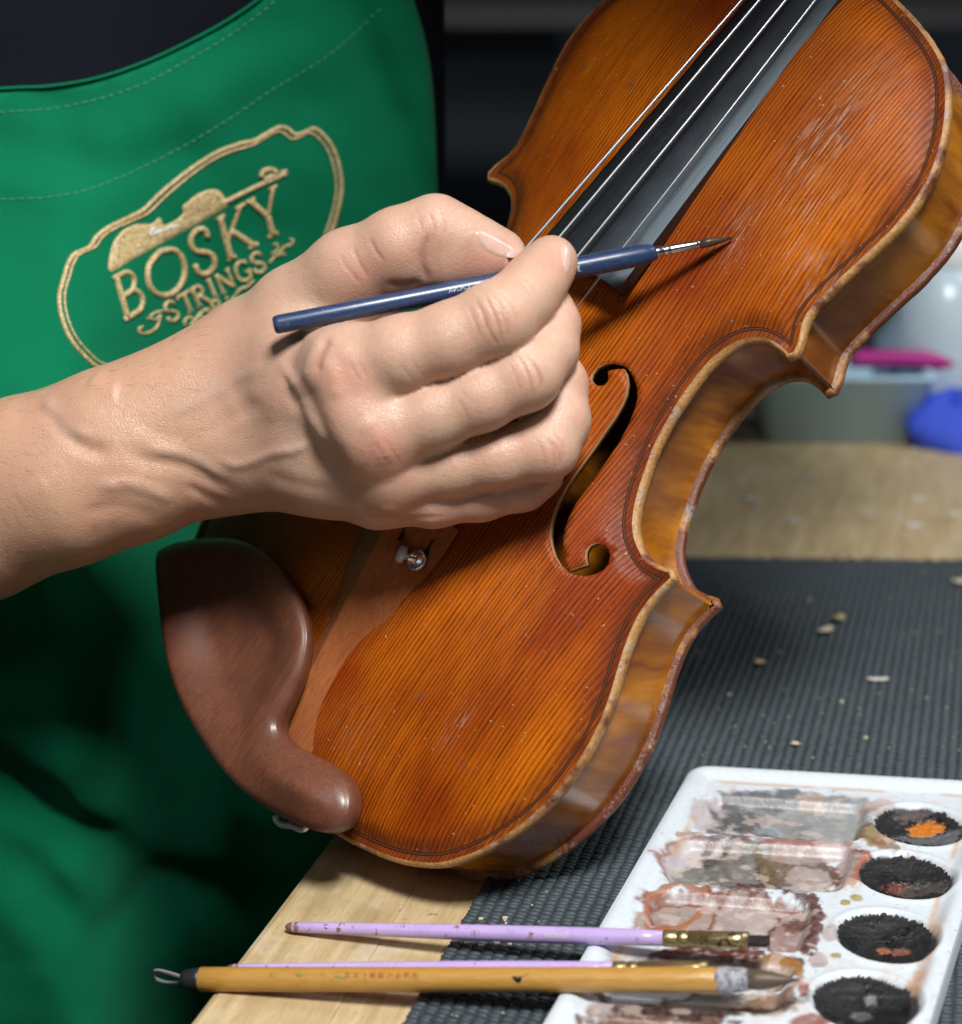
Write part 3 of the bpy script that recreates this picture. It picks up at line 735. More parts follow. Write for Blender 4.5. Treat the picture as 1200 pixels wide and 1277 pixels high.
VV = np.empty((nb, 25, 3)); VV[:, :, 0] = tv[None, :, 0]+(bx+jx)[:, None]; VV[:, :, 1] = tv[None, :, 1]+(by+jy)[:, None]; VV[:, :, 2] = 1.85+tv[None, :, 2]*hgt[:, None]
tf = []
for r in range(2):
    for a in range(8): tf.append((r*8+a, r*8+(a+1) % 8, (r+1)*8+(a+1) % 8, (r+1)*8+a))
for a in range(0, 8, 2): tf.append((16+a, 16+a+1, 16+(a+2) % 8, 24))
FF = (np.array(tf)[None]+25*np.arange(nb)[:, None, None]).reshape(-1, 4)
wv = obj('weave', VV.reshape(-1, 3), FF, m_mat, mat, True); tag(wv, kind='stuff')

# ---- chips of wood lying on the mat
m_chip = simple('pale_wood_chip', (.62, .55, .40), .7, scale=1200, bump=.0003); m_chip2 = simple('greenish_wood_chip', (.45, .42, .20), .7, scale=1200)
def shaving(px, py, ln, wd, rot, lab, m_, curl=1.0, grp=None):
    b = on_z(px, py, MT+.3); V = []; F = []; n = 9; r = random.Random(int(px*7+py))
    d = np.array([math.cos(rot), math.sin(rot), 0]); p = np.array([-d[1], d[0], 0])
    for i in range(n):
        u = i/(n-1)*2-1; w_ = wd/2*(1-.6*abs(u)**3)*(.8+.4*r.random()); z = .3+curl*(u*u*.9+.4*r.random())+.5
        for s_ in (-1, -.35, .35, 1): V.append(d*u*ln/2+p*s_*w_+tup*(z+curl*.7*s_*s_))
    m0 = len(V); V += [v-tup*.35 for v in V]
    for i in range(n-1):
        for j in range(3): a = i*4+j; F += [(a, a+1, a+5, a+4), (m0+a, m0+a+4, m0+a+5, m0+a+1)]
    per = list(range(4))+[i*4+3 for i in range(1, n)]+[(n-1)*4+j for j in (2, 1, 0)]+[i*4 for i in range(n-2, 0, -1)]
    for a, c in zip(per, per[1:]+per[:1]): F.append((a, m0+a, m0+c, c))
    o = obj('wood_shaving', V, F, m_, None, True, fix=True); o.location = b*S
    return tag(o, lab, 'wood shaving', grp)
shaving(1030, 789, 9.5, 4.5, .75, 'pale wood shaving on the mat with a greenish curl at its upper end', m_chip, 1., 'wood shavings on the mat')
shaving(1046, 775, 6, 5, .6, 'small greenish curl of wood touching the large pale shaving on the mat', m_chip2, 1.4, 'wood shavings on the mat')
shaving(948, 829, 5, 4.5, -.9, 'tan crumb of wood on the mat nearest the lower corner of the violin', simple('tan_wood_chip', (.60, .44, .24), .7), .8, 'wood shavings on the mat')
shaving(1095, 849, 9.5, 3.0, 0., 'straight narrow white shaving lying crosswise on the mat', simple('white_wood_chip', (.68, .66, .60), .7), .3, 'wood shavings on the mat')
shaving(992, 930, 2.2, 3.4, 1.5, 'tiny white speck of wood on the mat just beyond the palette', m_chip, .4, 'wood shavings on the mat')
shaving(1196, 728, 7, 6, .3, 'pale shaving at the right end of the far mat edge', m_chip, 1., 'wood shavings on the mat')
dust = MB(); r = random.Random(5)
for k in range(90):
    px, py = r.uniform(860, 1200), r.uniform(705, 945)
    if k > 70: px, py = r.uniform(500, 720), r.uniform(1110, 1270)
    q = on_z(px, py, MT+.3); s_ = r.uniform(.18, .55); V, F = box(q, s_*1.5, s_, s_*.7); dust.add(V, F)
for (px, py) in ((871, 812), (910, 866), (972, 813), (1010, 748), (1050, 875), (1080, 920), (630, 1145), (567, 1174), (582, 1176), (600, 1179), (620, 1175), (636, 1178), (600, 1146)):  # the row just below the lavender brush imitates glints on the weave
    q = on_z(px, py, MT+.4); s_ = r.uniform(.8, 1.3); V, F = box(q, s_*1.5, s_, s_*.6); dust.add(V, F)
tag(dust.build('wood_dust_and_glints', m_chip, None, smooth=False), 'fine pale wood dust and a few painted weave glints scattered over the mat', 'dust', kind='stuff')

# ================================================================== PALETTE
PZ = MT+9.0
pc = [on_z(px, py, PZ)[:2] for px, py in ((866, 953), (1249, 975), (1098, 1459), (573, 1459))]      # its four corners (the near ones lie below the picture)
pbase = np.array([*np.mean(pc, 0), MT])
def rounded(Q, r, n=7):
    Q = [np.array(q) for q in Q]; out = []
    for i in range(len(Q)):
        a, b, c = Q[i-1], Q[i], Q[(i+1) % len(Q)]; u = (a-b)/np.linalg.norm(a-b); v = (c-b)/np.linalg.norm(c-b)
        for t in np.linspace(0, 1, n): p = b+u*r*(1-t)**2+v*r*t**2; out.append(p)
    return np.array(out)
PO = rounded(pc, 8.)
pax = np.array(pc[0])-np.array(pc[3]); pax /= np.linalg.norm(pax); pay = np.array([pax[1], -pax[0]])
def pl(P): P = np.asarray(P)-pc[3]; return np.stack([P@pay, P@pax], -1)
step = .62
POl = pl(PO); lo, hi = POl.min(0), POl.max(0)
gx_, gy_ = np.meshgrid(np.arange(lo[0]-.3, hi[0]+.9, step), np.arange(lo[1]+30, hi[1]+.9, step), indexing='ij')
Q2 = np.c_[gx_.ravel(), gy_.ravel()]
dO = poly_dist(Q2, POl); inO = in_poly(Q2[:, 0], Q2[:, 1], POl); sd = np.where(inO, dO, -dO)
Hh = np.full(len(Q2), 0.)
Hh = 9.0-2.8*sstep(2.2, 8.5, sd)-.5*sstep(.9, 0, sd)                      # rim falling to the deck
px_of = lambda L: np.array(pc[3])+L[:, :1]*pay+L[:, 1:]*pax
WXY = px_of(Q2); pix = project(np.c_[WXY, np.full(len(Q2), MT+5.)])
WELLS = [[(884, 990), (1085, 1003), (1072, 1050), (852, 1037)], [(846, 1046), (1068, 1058), (1050, 1113), (824, 1100)], [(815, 1109), (1018, 1124), (1000, 1188), (790, 1175)], [(770, 1188), (992, 1206), (972, 1264), (738, 1250)], [(722, 1266), (952, 1284), (930, 1345), (690, 1330)]]
BOWLS = [(1147, 1030), (1130, 1093), (1107, 1169), (1081, 1251), (1052, 1338)]
well_sd = []
for wq in WELLS:
    P = rounded([pl(on_z(a, b, MT+6.2)[:2]) for a, b in wq], 6.); d_ = poly_dist(Q2, P); i_ = in_poly(Q2[:, 0], Q2[:, 1], P); s_ = np.where(i_, d_, -d_); well_sd.append(s_)
    Hh -= 3.6*sstep(-.8, 3.2, s_)
bowl_c = [pl(on_z(a, b, MT+6.)[:2]) for a, b in BOWLS]; bowl_r = []
for c in bowl_c:
    r_ = np.linalg.norm(Q2-c, axis=1); bowl_r.append(r_); Hh += .55*np.exp(-((r_-17.6)/1.6)**2)-4.6*np.where(r_ < 16.8, (1-(r_/16.8)**2)**.75, 0)
ctr = np.tile(np.array([.585, .645, .69]), (len(Q2), 1)); wet = np.zeros(len(Q2))
def stain(mask, col, a=1.):
    global ctr
    m_ = np.clip(mask*a, 0, 1)[:, None]; ctr = ctr*(1-m_)+np.array(col)*m_
def blob(cx, cy, rx, ry, seed=0, rag=.5, sc=.06, hard=.25):
    n_ = fbm(pix[:, 0]*sc+seed*3.1, pix[:, 1]*sc*1.7, seed, 5)-.5
    q = np.sqrt(((pix[:, 0]-cx)/rx)**2+((pix[:, 1]-cy)/ry)**2)+n_*rag*2
    return sstep(1+hard/2, 1-hard/2, q), q
n_big = fbm(Q2[:, 0]*.07, Q2[:, 1]*.07, 2, 5); n_fine = fbm(Q2[:, 0]*.6, Q2[:, 1]*.6, 6, 4)
# washes: pink, grey and umber films with darker dried rims
for (cx, cy, rx, ry, col, a, sd_, rimc) in (
    (905, 1015, 42, 24, (.70, .50, .50), .6, 1, None), (960, 1012, 70, 22, (.30, .30, .31), .85, 2, (.16, .16, .17)), (1025, 1022, 62, 26, (.42, .41, .39), .9, 3, (.50, .55, .58)), (1040, 1010, 48, 14, (.45, .47, .49), .75, 31, None), (925, 1018, 34, 13, (.12, .125, .13), .8, 4, None), (985, 996, 14, 9, (.24, .25, .27), .8, 33, None),
    (865, 1075, 45, 26, (.66, .56, .58), .7, 5, (.45, .22, .20)), (935, 1078, 58, 26, (.20, .165, .13), .9, 6, (.07, .06, .055)), (870, 1090, 30, 14, (.28, .27, .245), .9, 7, None), (985, 1074, 40, 24, (.25, .16, .07), .85, 8, (.10, .06, .03)), (1010, 1090, 38, 20, (.58, .46, .42), .95, 9, (.20, .13, .09)), (1065, 1084, 26, 22, (.48, .26, .19), .75, 10, (.22, .06, .03)), (1012, 1060, 60, 9, (.62, .46, .44), .7, 34, None),
    (900, 1150, 105, 34, (.60, .43, .38), .85, 11, (.26, .07, .03)), (850, 1140, 40, 20, (.55, .42, .36), .8, 12, (.30, .08, .03)), (985, 1165, 26, 26, (.52, .32, .29), .8, 13, (.12, .03, .02)),
    (790, 1200, 40, 16, (.62, .60, .55), .8, 14, None), (870, 1200, 70, 14, (.17, .06, .03), .9, 15, (.07, .015, .01)), (960, 1210, 36, 16, (.35, .17, .025), .9, 35, (.12, .04, .01)), (900, 1250, 90, 18, (.34, .26, .20), .85, 16, (.13, .075, .05)), (960, 1250, 30, 22, (.30, .17, .09), .8, 17, None),
    (830, 1275, 90, 14, (.22, .075, .02), .95, 18, (.05, .015, .01)), (1010, 1280, 26, 10, (.42, .14, .11), .9, 19, None), (760, 1262, 30, 10, (.62, .50, .49), .6, 20, None),
    (1085, 1042, 16, 10, (.40, .28, .07), .9, 21, (.20, .12, .03)), (1100, 1052, 16, 7, (.60, .30, .17), .85, 22, None), (1012, 1000, 18, 8, (.68, .48, .38), .6, 23, None),
    (1068, 1124, 8, 5, (.62, .52, .16), .9, 24, None), (1054, 1130, 6, 3.5, (.55, .42, .10), .9, 25, None), (1036, 1168, 10, 10, (.68, .50, .48), .7, 26, None), (1042, 1196, 6, 3, (.55, .40, .10), .9, 27, None), (1020, 1202, 11, 10, (.70, .52, .50), .8, 28, None), (1002, 1237, 7, 8, (.50, .16, .13), .95, 29, None), (1096, 1012, 24, 10, (.62, .40, .30), .6, 30, None)):
    col = tuple(np.array(col)*.56); rimc = None if rimc is None else tuple(np.array(rimc)*.6)
    m_, q = blob(cx, cy, rx, ry, sd_, .42); stain(m_, np.array(col), a)
    stain(m_*sstep(.52, .66, fbm(pix[:, 0]*.05+sd_, pix[:, 1]*.08, sd_+40, 4)), np.array(col)*.72, .45)
    stain(m_*sstep(.56, .68, fbm(pix[:, 0]*.11+sd_, pix[:, 1]*.15, sd_+60, 4)), (.60, .60, .60), .15)
    if rimc is not None: stain(np.exp(-((q-.96)/.12)**2)*sstep(.28, .5, fbm(pix[:, 0]*.05, pix[:, 1]*.06, sd_+9)), rimc, .95)
    wet = np.maximum(wet, m_)
# dark dried runs between the wells, and the brown line inside the rim
crust = np.zeros(len(Q2))
for (P, wd, col, a) in (([(915, 1108), (950, 1100), (990, 1112), (1015, 1132), (1018, 1160), (1006, 1190)], 8, (.085, .022, .014), .95), ([(960, 1105), (985, 1102), (1000, 1122)], 6, (.10, .10, .11), .9), ([(812, 1120), (840, 1108), (880, 1114)], 3.5, (.33, .12, .05), .9), ([(808, 1122), (806, 1150), (822, 1172)], 3, (.36, .13, .06), .9), ([(820, 1150), (850, 1148), (880, 1128)], 4, (.33, .10, .03), .9),
    ([(820, 1197), (860, 1190), (905, 1196), (950, 1192)], 7, (.09, .02, .012), .95), ([(960, 1200), (985, 1204), (996, 1216)], 6, (.28, .12, .015), .9), ([(770, 1262), (820, 1268), (880, 1270), (920, 1262)], 8, (.035, .013, .011), .95), ([(900, 1258), (950, 1254), (990, 1262)], 6, (.12, .045, .02), .9), ([(950, 1240), (985, 1240), (998, 1224)], 5, (.24, .13, .07), .8),
    ([(905, 1000), (940, 996), (975, 1000)], 5, (.10, .10, .11), .7), ([(885, 1030), (930, 1040), (985, 1046), (1060, 1048)], 3.5, (.10, .055, .05), .75), ([(845, 1098), (900, 1110), (960, 1112)], 3.5, (.09, .05, .04), .8), ([(1030, 1075), (1046, 1090), (1040, 1108), (1005, 1112)], 4, (.08, .045, .035), .85), ([(945, 1062), (965, 1080), (960, 1100)], 6, (.11, .075, .03), .8), ([(1072, 1040), (1090, 1056), (1120, 1062)], 5, (.20, .10, .02), .8), ([(800, 1246), (860, 1256), (940, 1262), (985, 1256)], 4, (.06, .03, .025), .85), ([(760, 1236), (752, 1250), (790, 1262)], 4, (.16, .07, .05), .7),
    ([(985, 1150), (1012, 1150)], 6, (.10, .03, .02), .8), ([(845, 1046), (900, 1040), (960, 1052), (1060, 1056)], 3, (.30, .11, .09), .7), ([(1050, 1110), (1066, 1100), (1080, 1070)], 5, (.36, .10, .05), .85), ([(880, 1060), (900, 1046), (925, 1050)], 5, (.14, .10, .10), .8)):
    d_ = poly_dist(pix, crom(P, 6.), False); n_ = fbm(pix[:, 0]*.14, pix[:, 1]*.2, int(P[0][0]), 4)
    m_ = sstep(wd*1.25, wd*.6, d_+(n_-.5)*wd*2.2); stain(m_, col, a); crust = np.maximum(crust, m_*n_)
rl = np.exp(-((sd-8.6)/1.0)**2)*sstep(.42, .60, fbm(Q2[:, 0]*.05, Q2[:, 1]*.05, 44)); stain(rl, (.50, .30, .14), .75)
rr_ = sstep(3.0, 5.5, sd)*sstep(10, 7, sd)*sstep(1080, 1110, pix[:, 0])*sstep(1130, 1180, pix[:, 1]); stain(rr_*sstep(.35, .55, n_big), (.46, .24, .11), .85); stain(rr_*sstep(.6, .7, n_fine), (.62, .48, .40), .6)
stain(sstep(8.5, 10.5, sd)*sstep(.60, .68, fbm(Q2[:, 0]*.18, Q2[:, 1]*.18, 51)), (.60, .50, .44), .45)
stain((n_fine > .80)*sstep(6, 9, sd), (.30, .14, .08), .6)
for c, r_ in zip(bowl_c, bowl_r):
    ang = np.arctan2(*(Q2-c).T); ed = 15.6+1.6*(fbm(ang*3+c[0], ang*3, 3)-.5)+.9*(fbm(ang*22+c[0], ang*22, 5)-.5)
    stain(sstep(ed+.5, ed-.5, r_), (.020, .020, .020), 1.)
Hh += crust*.55+(n_fine-.5)*wet*.12
Z = Hh
keep = sd > -.45
vid = np.full(len(Q2), -1); vid[keep] = np.arange(keep.sum()); G = vid.reshape(gx_.shape)
q = np.stack([G[:-1, :-1], G[1:, :-1], G[1:, 1:], G[:-1, 1:]], -1).reshape(-1, 4); q = q[(q >= 0).all(1)]
L = Q2.copy(); out = sd < 0
Vp = np.c_[px_of(L), MT+Z]-pbase; Vp = Vp[keep]; Cp = ctr[keep]; 
# the outer skirt
nO = len(PO); sk = np.vstack([np.c_[PO+normals2(PO)*(-1 if in_poly(*(PO[:1]+normals2(PO)[:1]*.5).T, PO)[0] else 1)*o_, np.full(nO, MT+z_)] for o_, z_ in ((-1.3, 8.1), (.42, 8.32), (.9, 7.5), (1.15, 3), (1.5, .4))])-pbase
b0 = len(Vp); skf = [(b0+r*nO+i, b0+(r+1)*nO+i, b0+(r+1)*nO+(i+1) % nO, b0+r*nO+(i+1) % nO) for r in range(4) for i in range(nO)]
palette = empty('paint_palette', pbase); tag(palette, 'white plastic paint palette crusted with brown, grey and black colour', 'palette')
tray = obj('tray', np.vstack([Vp, sk]), np.vstack([q, np.array(skf)]), None or simple('tmp', (.8, .8, .8)), palette, True, fix=True)
a_ = tray.data.attributes.new('paint', 'FLOAT_COLOR', 'POINT'); call = np.vstack([np.c_[Cp, np.clip(wet[keep], 0, 1)], np.tile([.585, .645, .69, 0], (len(sk), 1))]); a_.data.foreach_set('color', call.astype(np.float32).ravel())
t = NT('stained_white_plastic'); av = t.n('Attribute'); av.attribute_name = 'paint'; v = t.coord(scale=(1000, 1000, 1000)); n1 = t.noise(v, .5, 4, .65); n2 = t.noise(v, .06, 3)
c = t.mix(t.math('MULTIPLY', t.ramp(n1, [(.4, (0,)*3), (.7, (1,)*3)]), .18), av.outputs['Color'], (.35, .33, .33))
t.set(Base_Color=c, Roughness=t.math('MULTIPLY', t.math('MULTIPLY_ADD', n1, .4, .28), t.math('MULTIPLY_ADD', av.outputs['Alpha'], -.22, 1.)), Normal=t.bump(n1, .00025, .6), Specular_IOR_Level=.4); tray.data.materials[0] = t.m
# dried cakes of black pigment in the bowls
def pigment(name, attr=True):
    t = NT(name); av = t.n('Attribute'); av.attribute_name = 'paint'; v = t.coord(scale=(1000, 1000, 1000)); n1 = t.noise(v, 1.3, 4, .7)
    c = t.mix(t.math('MULTIPLY', t.ramp(n1, [(.66, (0,)*3), (.74, (1,)*3)]), .35), av.outputs['Color'], (.30, .30, .30))
    t.set(Base_Color=c, Roughness=t.math('SUBTRACT', t.math('MULTIPLY_ADD', n1, .4, .34), t.math('MULTIPLY', av.outputs['Alpha'], .42)), Normal=t.bump(n1, .0004, .8)); return t.m
m_pig = pigment('dry_black_pigment')
EXTRA = [[((1155, 1032), 22, 9, (.55, .17, .012)), ((1172, 1046), 60, 10, (.11, .115, .12)), ((1140, 1015), 26, 10, (.10, .075, .07))], [((1127, 1108), 26, 10, (.17, .045, .030)), ((1150, 1108), 34, 10, (.065, .055, .05))], [((1103, 1182), 9, 5, (.34, .10, .05)), ((1125, 1184), 14, 5, (.22, .075, .045))], [((1087, 1245), 8, 7, (.16, .16, .165)), ((1076, 1264), 14, 6, (.10, .09, .09))], []]
for k, (c, ex) in enumerate(zip(bowl_c, EXTRA)):
    nr, na = 34, 150; V = []; C = []; F = []
    for i in range(nr+1):
        for j in range(na):
            a = 2*math.pi*j/na; ed = 15.4+1.7*(float(fbm(a*3+c[0], a*3+0., 3))-.5)+1.5*(hash2(j, k, 2)-.5)*(1 if i == nr else .5)
            r_ = ed*i/nr; V.append((c[0]+r_*math.sin(a), c[1]+r_*math.cos(a), r_/16.8))
    V = np.array(V); n1 = fbm(V[:, 0]*.75, V[:, 1]*.75, k+3, 4); n2 = fbm(V[:, 0]*.16, V[:, 1]*.16, k+9, 3); fr = np.repeat(np.arange(nr+1)/nr, na)
    z = 6.2-4.6*(1-np.clip(V[:, 2], 0, 1)**2)**.75+.25+(.75*n1**1.5+1.0*n2)*sstep(1.0, .8, fr)+.30*(hash2(np.arange(len(V)), k)-.5)*sstep(.45, .8, fr)
    WV = px_of(V[:, :2]); pxx = project(np.c_[WV, np.full(len(V), MT+4.)])
    C = np.tile(np.array([.008, .008, .0085]), (len(V), 1))*(.6+1.2*n1[:, None])
    for (e, rx, ry, cc) in ex:
        q_ = np.sqrt(((pxx[:, 0]-e[0])/rx)**2+((pxx[:, 1]-e[1])/ry)**2)+(n1-.5)*1.1; mk = sstep(1.1, .8, q_)[:, None]*.9; C = C*(1-mk)+np.array(cc)*mk; z = z-.5*mk[:, 0]
    F = [(i*na+j, i*na+(j+1) % na, (i+1)*na+(j+1) % na, (i+1)*na+j) for i in range(nr) for j in range(na)]
    o = obj('paint_cake', np.c_[WV, MT+z]-pbase, np.array(F), m_pig, palette, True)
    a_ = o.data.attributes.new('paint', 'FLOAT_COLOR', 'POINT'); a_.data.foreach_set('color', np.c_[C, np.clip(1.3*sstep(.62, .2, fr)*sstep(.42, .55, n2)+.9*sstep(.55, .62, n2)*sstep(1, .7, fr), 0, 1)].astype(np.float32).ravel())
    if k == 0: o['label'] = 'cracked black cake with an orange patch'

# ================================================================== BRUSHES
def along(P0, P1, px):
    lo_, hi_ = -1.5, 3.
    for _ in range(50):
        t_ = (lo_+hi_)/2
        if project([P0+(P1-P0)*t_])[0, 0] < px: lo_ = t_
        else: hi_ = t_
    return P0+(P1-P0)*lo_
def text_mesh(txt, size, m_, parent, base, org, ex, ey, name='lettering'):
    cu = bpy.data.curves.new('t', 'FONT'); cu.body = txt; cu.size = 1.; cu.resolution_u = 3; o = bpy.data.objects.new('t', cu); COL.objects.link(o)
    bpy.context.view_layer.update(); me = o.to_mesh(); V = np.array([v.co[:] for v in me.vertices]); F = [tuple(p.vertices) for p in me.polygons]; o.to_mesh_clear(); bpy.data.objects.remove(o, do_unlink=True)
    V[:, 0] -= (V[:, 0].min()+V[:, 0].max())/2; V[:, 1] -= (V[:, 1].min()+V[:, 1].max())/2
    return V*size, F
def wrap_text(txt, size, m_, parent, base, A, ax, r, up_ang, side, name='lettering'):
    """print laid on a round handle: A centre on the axis, ax along, starts at angle up_ang round the handle; side=-1 turns it upside down"""
    V, F = text_mesh(txt, size, m_, parent, base, 0, 0, 0); t_, a_, b_ = frame_of(ax)
    P = [A+t_*v[0]*side+(a_*math.sin(up_ang+v[1]*side/r)+b_*math.cos(up_ang+v[1]*side/r))*(r+.06) for v in V]
    return obj(name, P, F, m_, parent, False, base=base)
def hairs(A, ax, r0, ln, n, m_, parent, base, flat=1., tip=.15, seed=1, spread=0., rad=.09, bend=.0):
    r = random.Random(seed); t_, a_, b_ = frame_of(ax); mb_ = MB()
    for k in range(n):
        q = math.sqrt(r.random()); th_ = r.uniform(0, 6.283); u, v_ = q*math.cos(th_)*r0, q*math.sin(th_)*r0*flat
        L_ = ln*(r.uniform(.82, 1.0) if tip > .5 else (1-.35*q*r.random())); pts = []
        for s_ in (0, .3, .65, 1.):
            sc = (1+.18*math.sin(s_*math.pi)) * (1-s_) + tip*s_ if tip < .5 else 1+spread*s_
            pts.append(A+t_*L_*s_+a_*u*sc+b_*v_*sc+(a_*(r.random()-.5)+b_*(r.random()-.5))*.12*s_-b_*bend*s_*s_)
        V, F = tube(pts, [rad, rad, rad*.8, rad*.25], 4, caps=False); mb_.add(V, F)
    o = mb_.build('bristles', m_, parent, base, fix=False); tag(o, kind='stuff'); return o
def lacquer(name, col, chipc, thr=.60, sc=.35, rough=.25):
    t = NT(name); v = t.coord(scale=(1000, 1000, 1000)); n = t.noise(v, sc, 4, .65); n2 = t.noise(v, .08, 3); x, y, z = t.sep(v)
    where = t.ramp(n2, [(.45, (0,)*3), (.6, (1,)*3)])
    mk = t.math('MULTIPLY', t.ramp(n, [(thr, (0,)*3), (thr+.03, (1,)*3)]), t.math('MULTIPLY_ADD', where, .85, .15))
    c = t.mix(n2, tuple(q*.85 for q in col), tuple(min(1, q*1.1) for q in col)); c = t.mix(mk, c, chipc)
    t.set(Base_Color=c, Roughness=t.math('MULTIPLY_ADD', n, .3, rough-.1), Normal=t.bump(mk, .0003, -.6), Coat_Weight=.3, Coat_Roughness=.2); return t.m
m_lav = lacquer('lavender_lacquer', (.50, .37, .68), (.22, .12, .08), .60)
m_bare = simple('bare_handle_wood', (.20, .11, .065), .6)
m_brass = lacquer('tarnished_brass', (.42, .33, .15), (.08, .055, .03), .52, .5, .3); m_brass.node_tree.nodes['Principled BSDF'].inputs['Metallic'].default_value = .85
m_dark = simple('dark_bristle', (.022, .018, .016), .45); m_white = simple('faded_white_print', (.62, .58, .60), .5)
MTAB = .2
def lav_brush(p_left, p_rim, zl, zr, xe, lab, far):
    A = on_z(*p_left, zl); Bq = on_z(*p_rim, zr); ax = (Bq-A)/np.linalg.norm(Bq-A)
    root = empty('flat_paintbrush', A); tag(root, lab, 'paintbrush', 'lavender paintbrushes on the bench')
    x_ = lambda px: along(A, Bq, px)
    h = [(p_left[0], .25), (p_left[0]+1.5, 1.0), (p_left[0]+10, 1.7), (p_left[0]+60, 1.95), (p_left[0]+150, 2.3), (p_left[0]+280, 2.65), (p_left[0]+380, 2.7), (xe[0]-30, 2.55), (xe[0], 2.35)]
    V, F = tube([x_(p) for p, r_ in h], [r_ for p, r_ in h], 20); obj('handle', V, F, m_lav, root, True, base=A)
    V, F = tube([x_(p_left[0]-.5), x_(p_left[0]+3), x_(p_left[0]+14), x_(p_left[0]+16)], [.6, 1.35, 1.82, 1.7], 16); obj('bare_tip', V, F, m_bare, root, True, base=A)
    fr = [xe[0]-1, xe[0]+1, xe[0]+14, xe[0]+15, xe[0]+17, xe[0]+18, xe[0]+27, xe[0]+28, xe[0]+30, xe[0]+31, xe[1]-20, xe[1]]
    rr = [2.5, 2.62, 2.62, 2.35, 2.35, 2.62, 2.62, 2.35, 2.35, 2.62, 2.7, 2.75]
    V, F = tube([x_(p) for p in fr], rr, 20); obj('ferrule', V, F, m_brass, root, True, base=A)
    V, F = tube([x_(xe[1]-1), x_(xe[1]+.6*(xe[2]-xe[1])), x_(xe[2]-2)], [2.4, 2.3, 1.9], 14, .55); obj('bristle_core', V, F, m_dark, root, True, base=A)
    hairs(x_(xe[1]-1), ax, 2.55, np.linalg.norm(x_(xe[2])-x_(xe[1])), 260, m_dark, root, A, .6, 1., seed=int(p_left[1]), rad=.10)
    return root, x_, ax, A
r1, x1, ax1, A1 = lav_brush((357, 1156), (757, 1168), 2.2, PZ+2.8, (829, 934, 962), 'lavender handled flat brush with chipped lacquer lying clear of the bamboo brush', 0)
wrap_text('Shader', 3.0, m_white, r1, A1, x1(696), ax1, 2.72, 1.0, -1)
wrap_text('size', 2.2, simple('worn_print', (.50, .42, .55), .5), r1, A1, x1(596), ax1, 2.62, 1.0, -1)
r2, x2, ax2, A2 = lav_brush((283, 1209), (745, 1209.5), 2.3, PZ+2.8, (766, 884, 938), 'lavender flat brush half hidden behind the bamboo brush', 1)
# bamboo brush
def bamboo():
    t = NT('varnished_bamboo'); v = t.coord(scale=(1000, 1000, 1000)); x, y, z = t.sep(v)
    g = t.noise(t.comb(t.math('MULTIPLY', x, .03), t.math('MULTIPLY', y, 1.1), t.math('MULTIPLY', z, 1.1)), 1, 4, .6); k = t.noise(v, .05, 3)
    c = t.mix(g, (.34, .165, .028), (.58, .33, .075)); c = t.mix(t.math('MULTIPLY', k, .35), c, (.36, .16, .025))
    s_ = t.noise(v, .35, 4, .6); c = t.mix(t.math('MULTIPLY', t.ramp(s_, [(.70, (0,)*3), (.73, (1,)*3)]), .8), c, (.09, .03, .03))
    t.set(Base_Color=c, Roughness=t.math('MULTIPLY_ADD', g, .15, .27), Normal=t.bump(g, .0003, .7), Coat_Weight=.3, Coat_Roughness=.15); return t.m
m_bam = bamboo()
A = on_z(292, 1221.5, 3.8); Bq = on_z(728, 1222, PZ+3.7); xb = lambda px: along(A, Bq, px); axb = (Bq-A)/np.linalg.norm(Bq-A)
B0 = xb(250); bam = empty('bamboo_paintbrush', B0); tag(bam, 'yellow bamboo brush with a black cap and hanging loop, tip over the palette', 'paintbrush')
hp_ = [(250, 3.6), (251, 3.8), (300, 3.8), (500, 3.75), (700, 3.75), (840, 3.8), (903, 3.8), (905, 3.7)]
V, F = tube([xb(p) for p, r_ in hp_], [r_ for p, r_ in hp_], 28); obj('handle', V, F, m_bam, bam, True, base=B0)
m_cap = simple('black_plastic', (.016, .017, .02), .4)
V, F = tube([xb(226), xb(228), xb(235), xb(247), xb(251)], [1.9, 2.8, 3.2, 3.6, 3.65], 24); obj('cap', V, F, m_cap, bam, True, base=B0)
t_, a_, b_ = frame_of(axb); c0 = xb(228)
for s_, rr in ((-.45, .42), (.45, .42)):
    lp = [c0+a_*s_+b_*.6, c0-t_*4-b_*.0+b_*2.0+a_*s_, c0-t_*8.0+b_*3.0+a_*s_, c0-t_*9.6+b_*2.2+a_*s_, c0-t_*9.2+b_*.4+a_*s_, c0-t_*6-b_*1.2+a_*s_, c0-t_*2-b_*1.2+a_*s_, c0-b_*.8+a_*s_]
    V, F = tube(crom(lp, .8), rr, 8); obj('hanging_loop', V, F, simple('grey_cord', (.20, .20, .20), .6) if s_ < 0 else m_cap, bam, True, base=B0)
def grime():
    t = NT('grey_paint_crust'); v = t.coord(scale=(1000, 1000, 1000)); n = t.noise(v, .45, 4, .7); c = t.ramp(n, [(.32, (.05, .05, .06)), (.46, (.20, .20, .23)), (.58, (.42, .42, .47)), (.68, (.26, .15, .19))])
    t.set(Base_Color=c, Roughness=.5, Normal=t.bump(n, .0008, .9)); return t.m
cr_ = [(893, 3.75), (898, 3.85), (905, 3.95), (915, 3.7), (926, 3.5), (933, 3.2)]
V, F = tube([xb(p) for p, r_ in cr_], [r_ for p, r_ in cr_], 26); V = np.array(V); V += (rng.random(V.shape)-.5)*.25; obj('ferrule', V, F, grime(), bam, True, base=B0)
m_hair = simple('brown_hair', (.085, .060, .035), .5, var=.6, scale=2500)
tipL = np.linalg.norm(xb(1000)-xb(933))
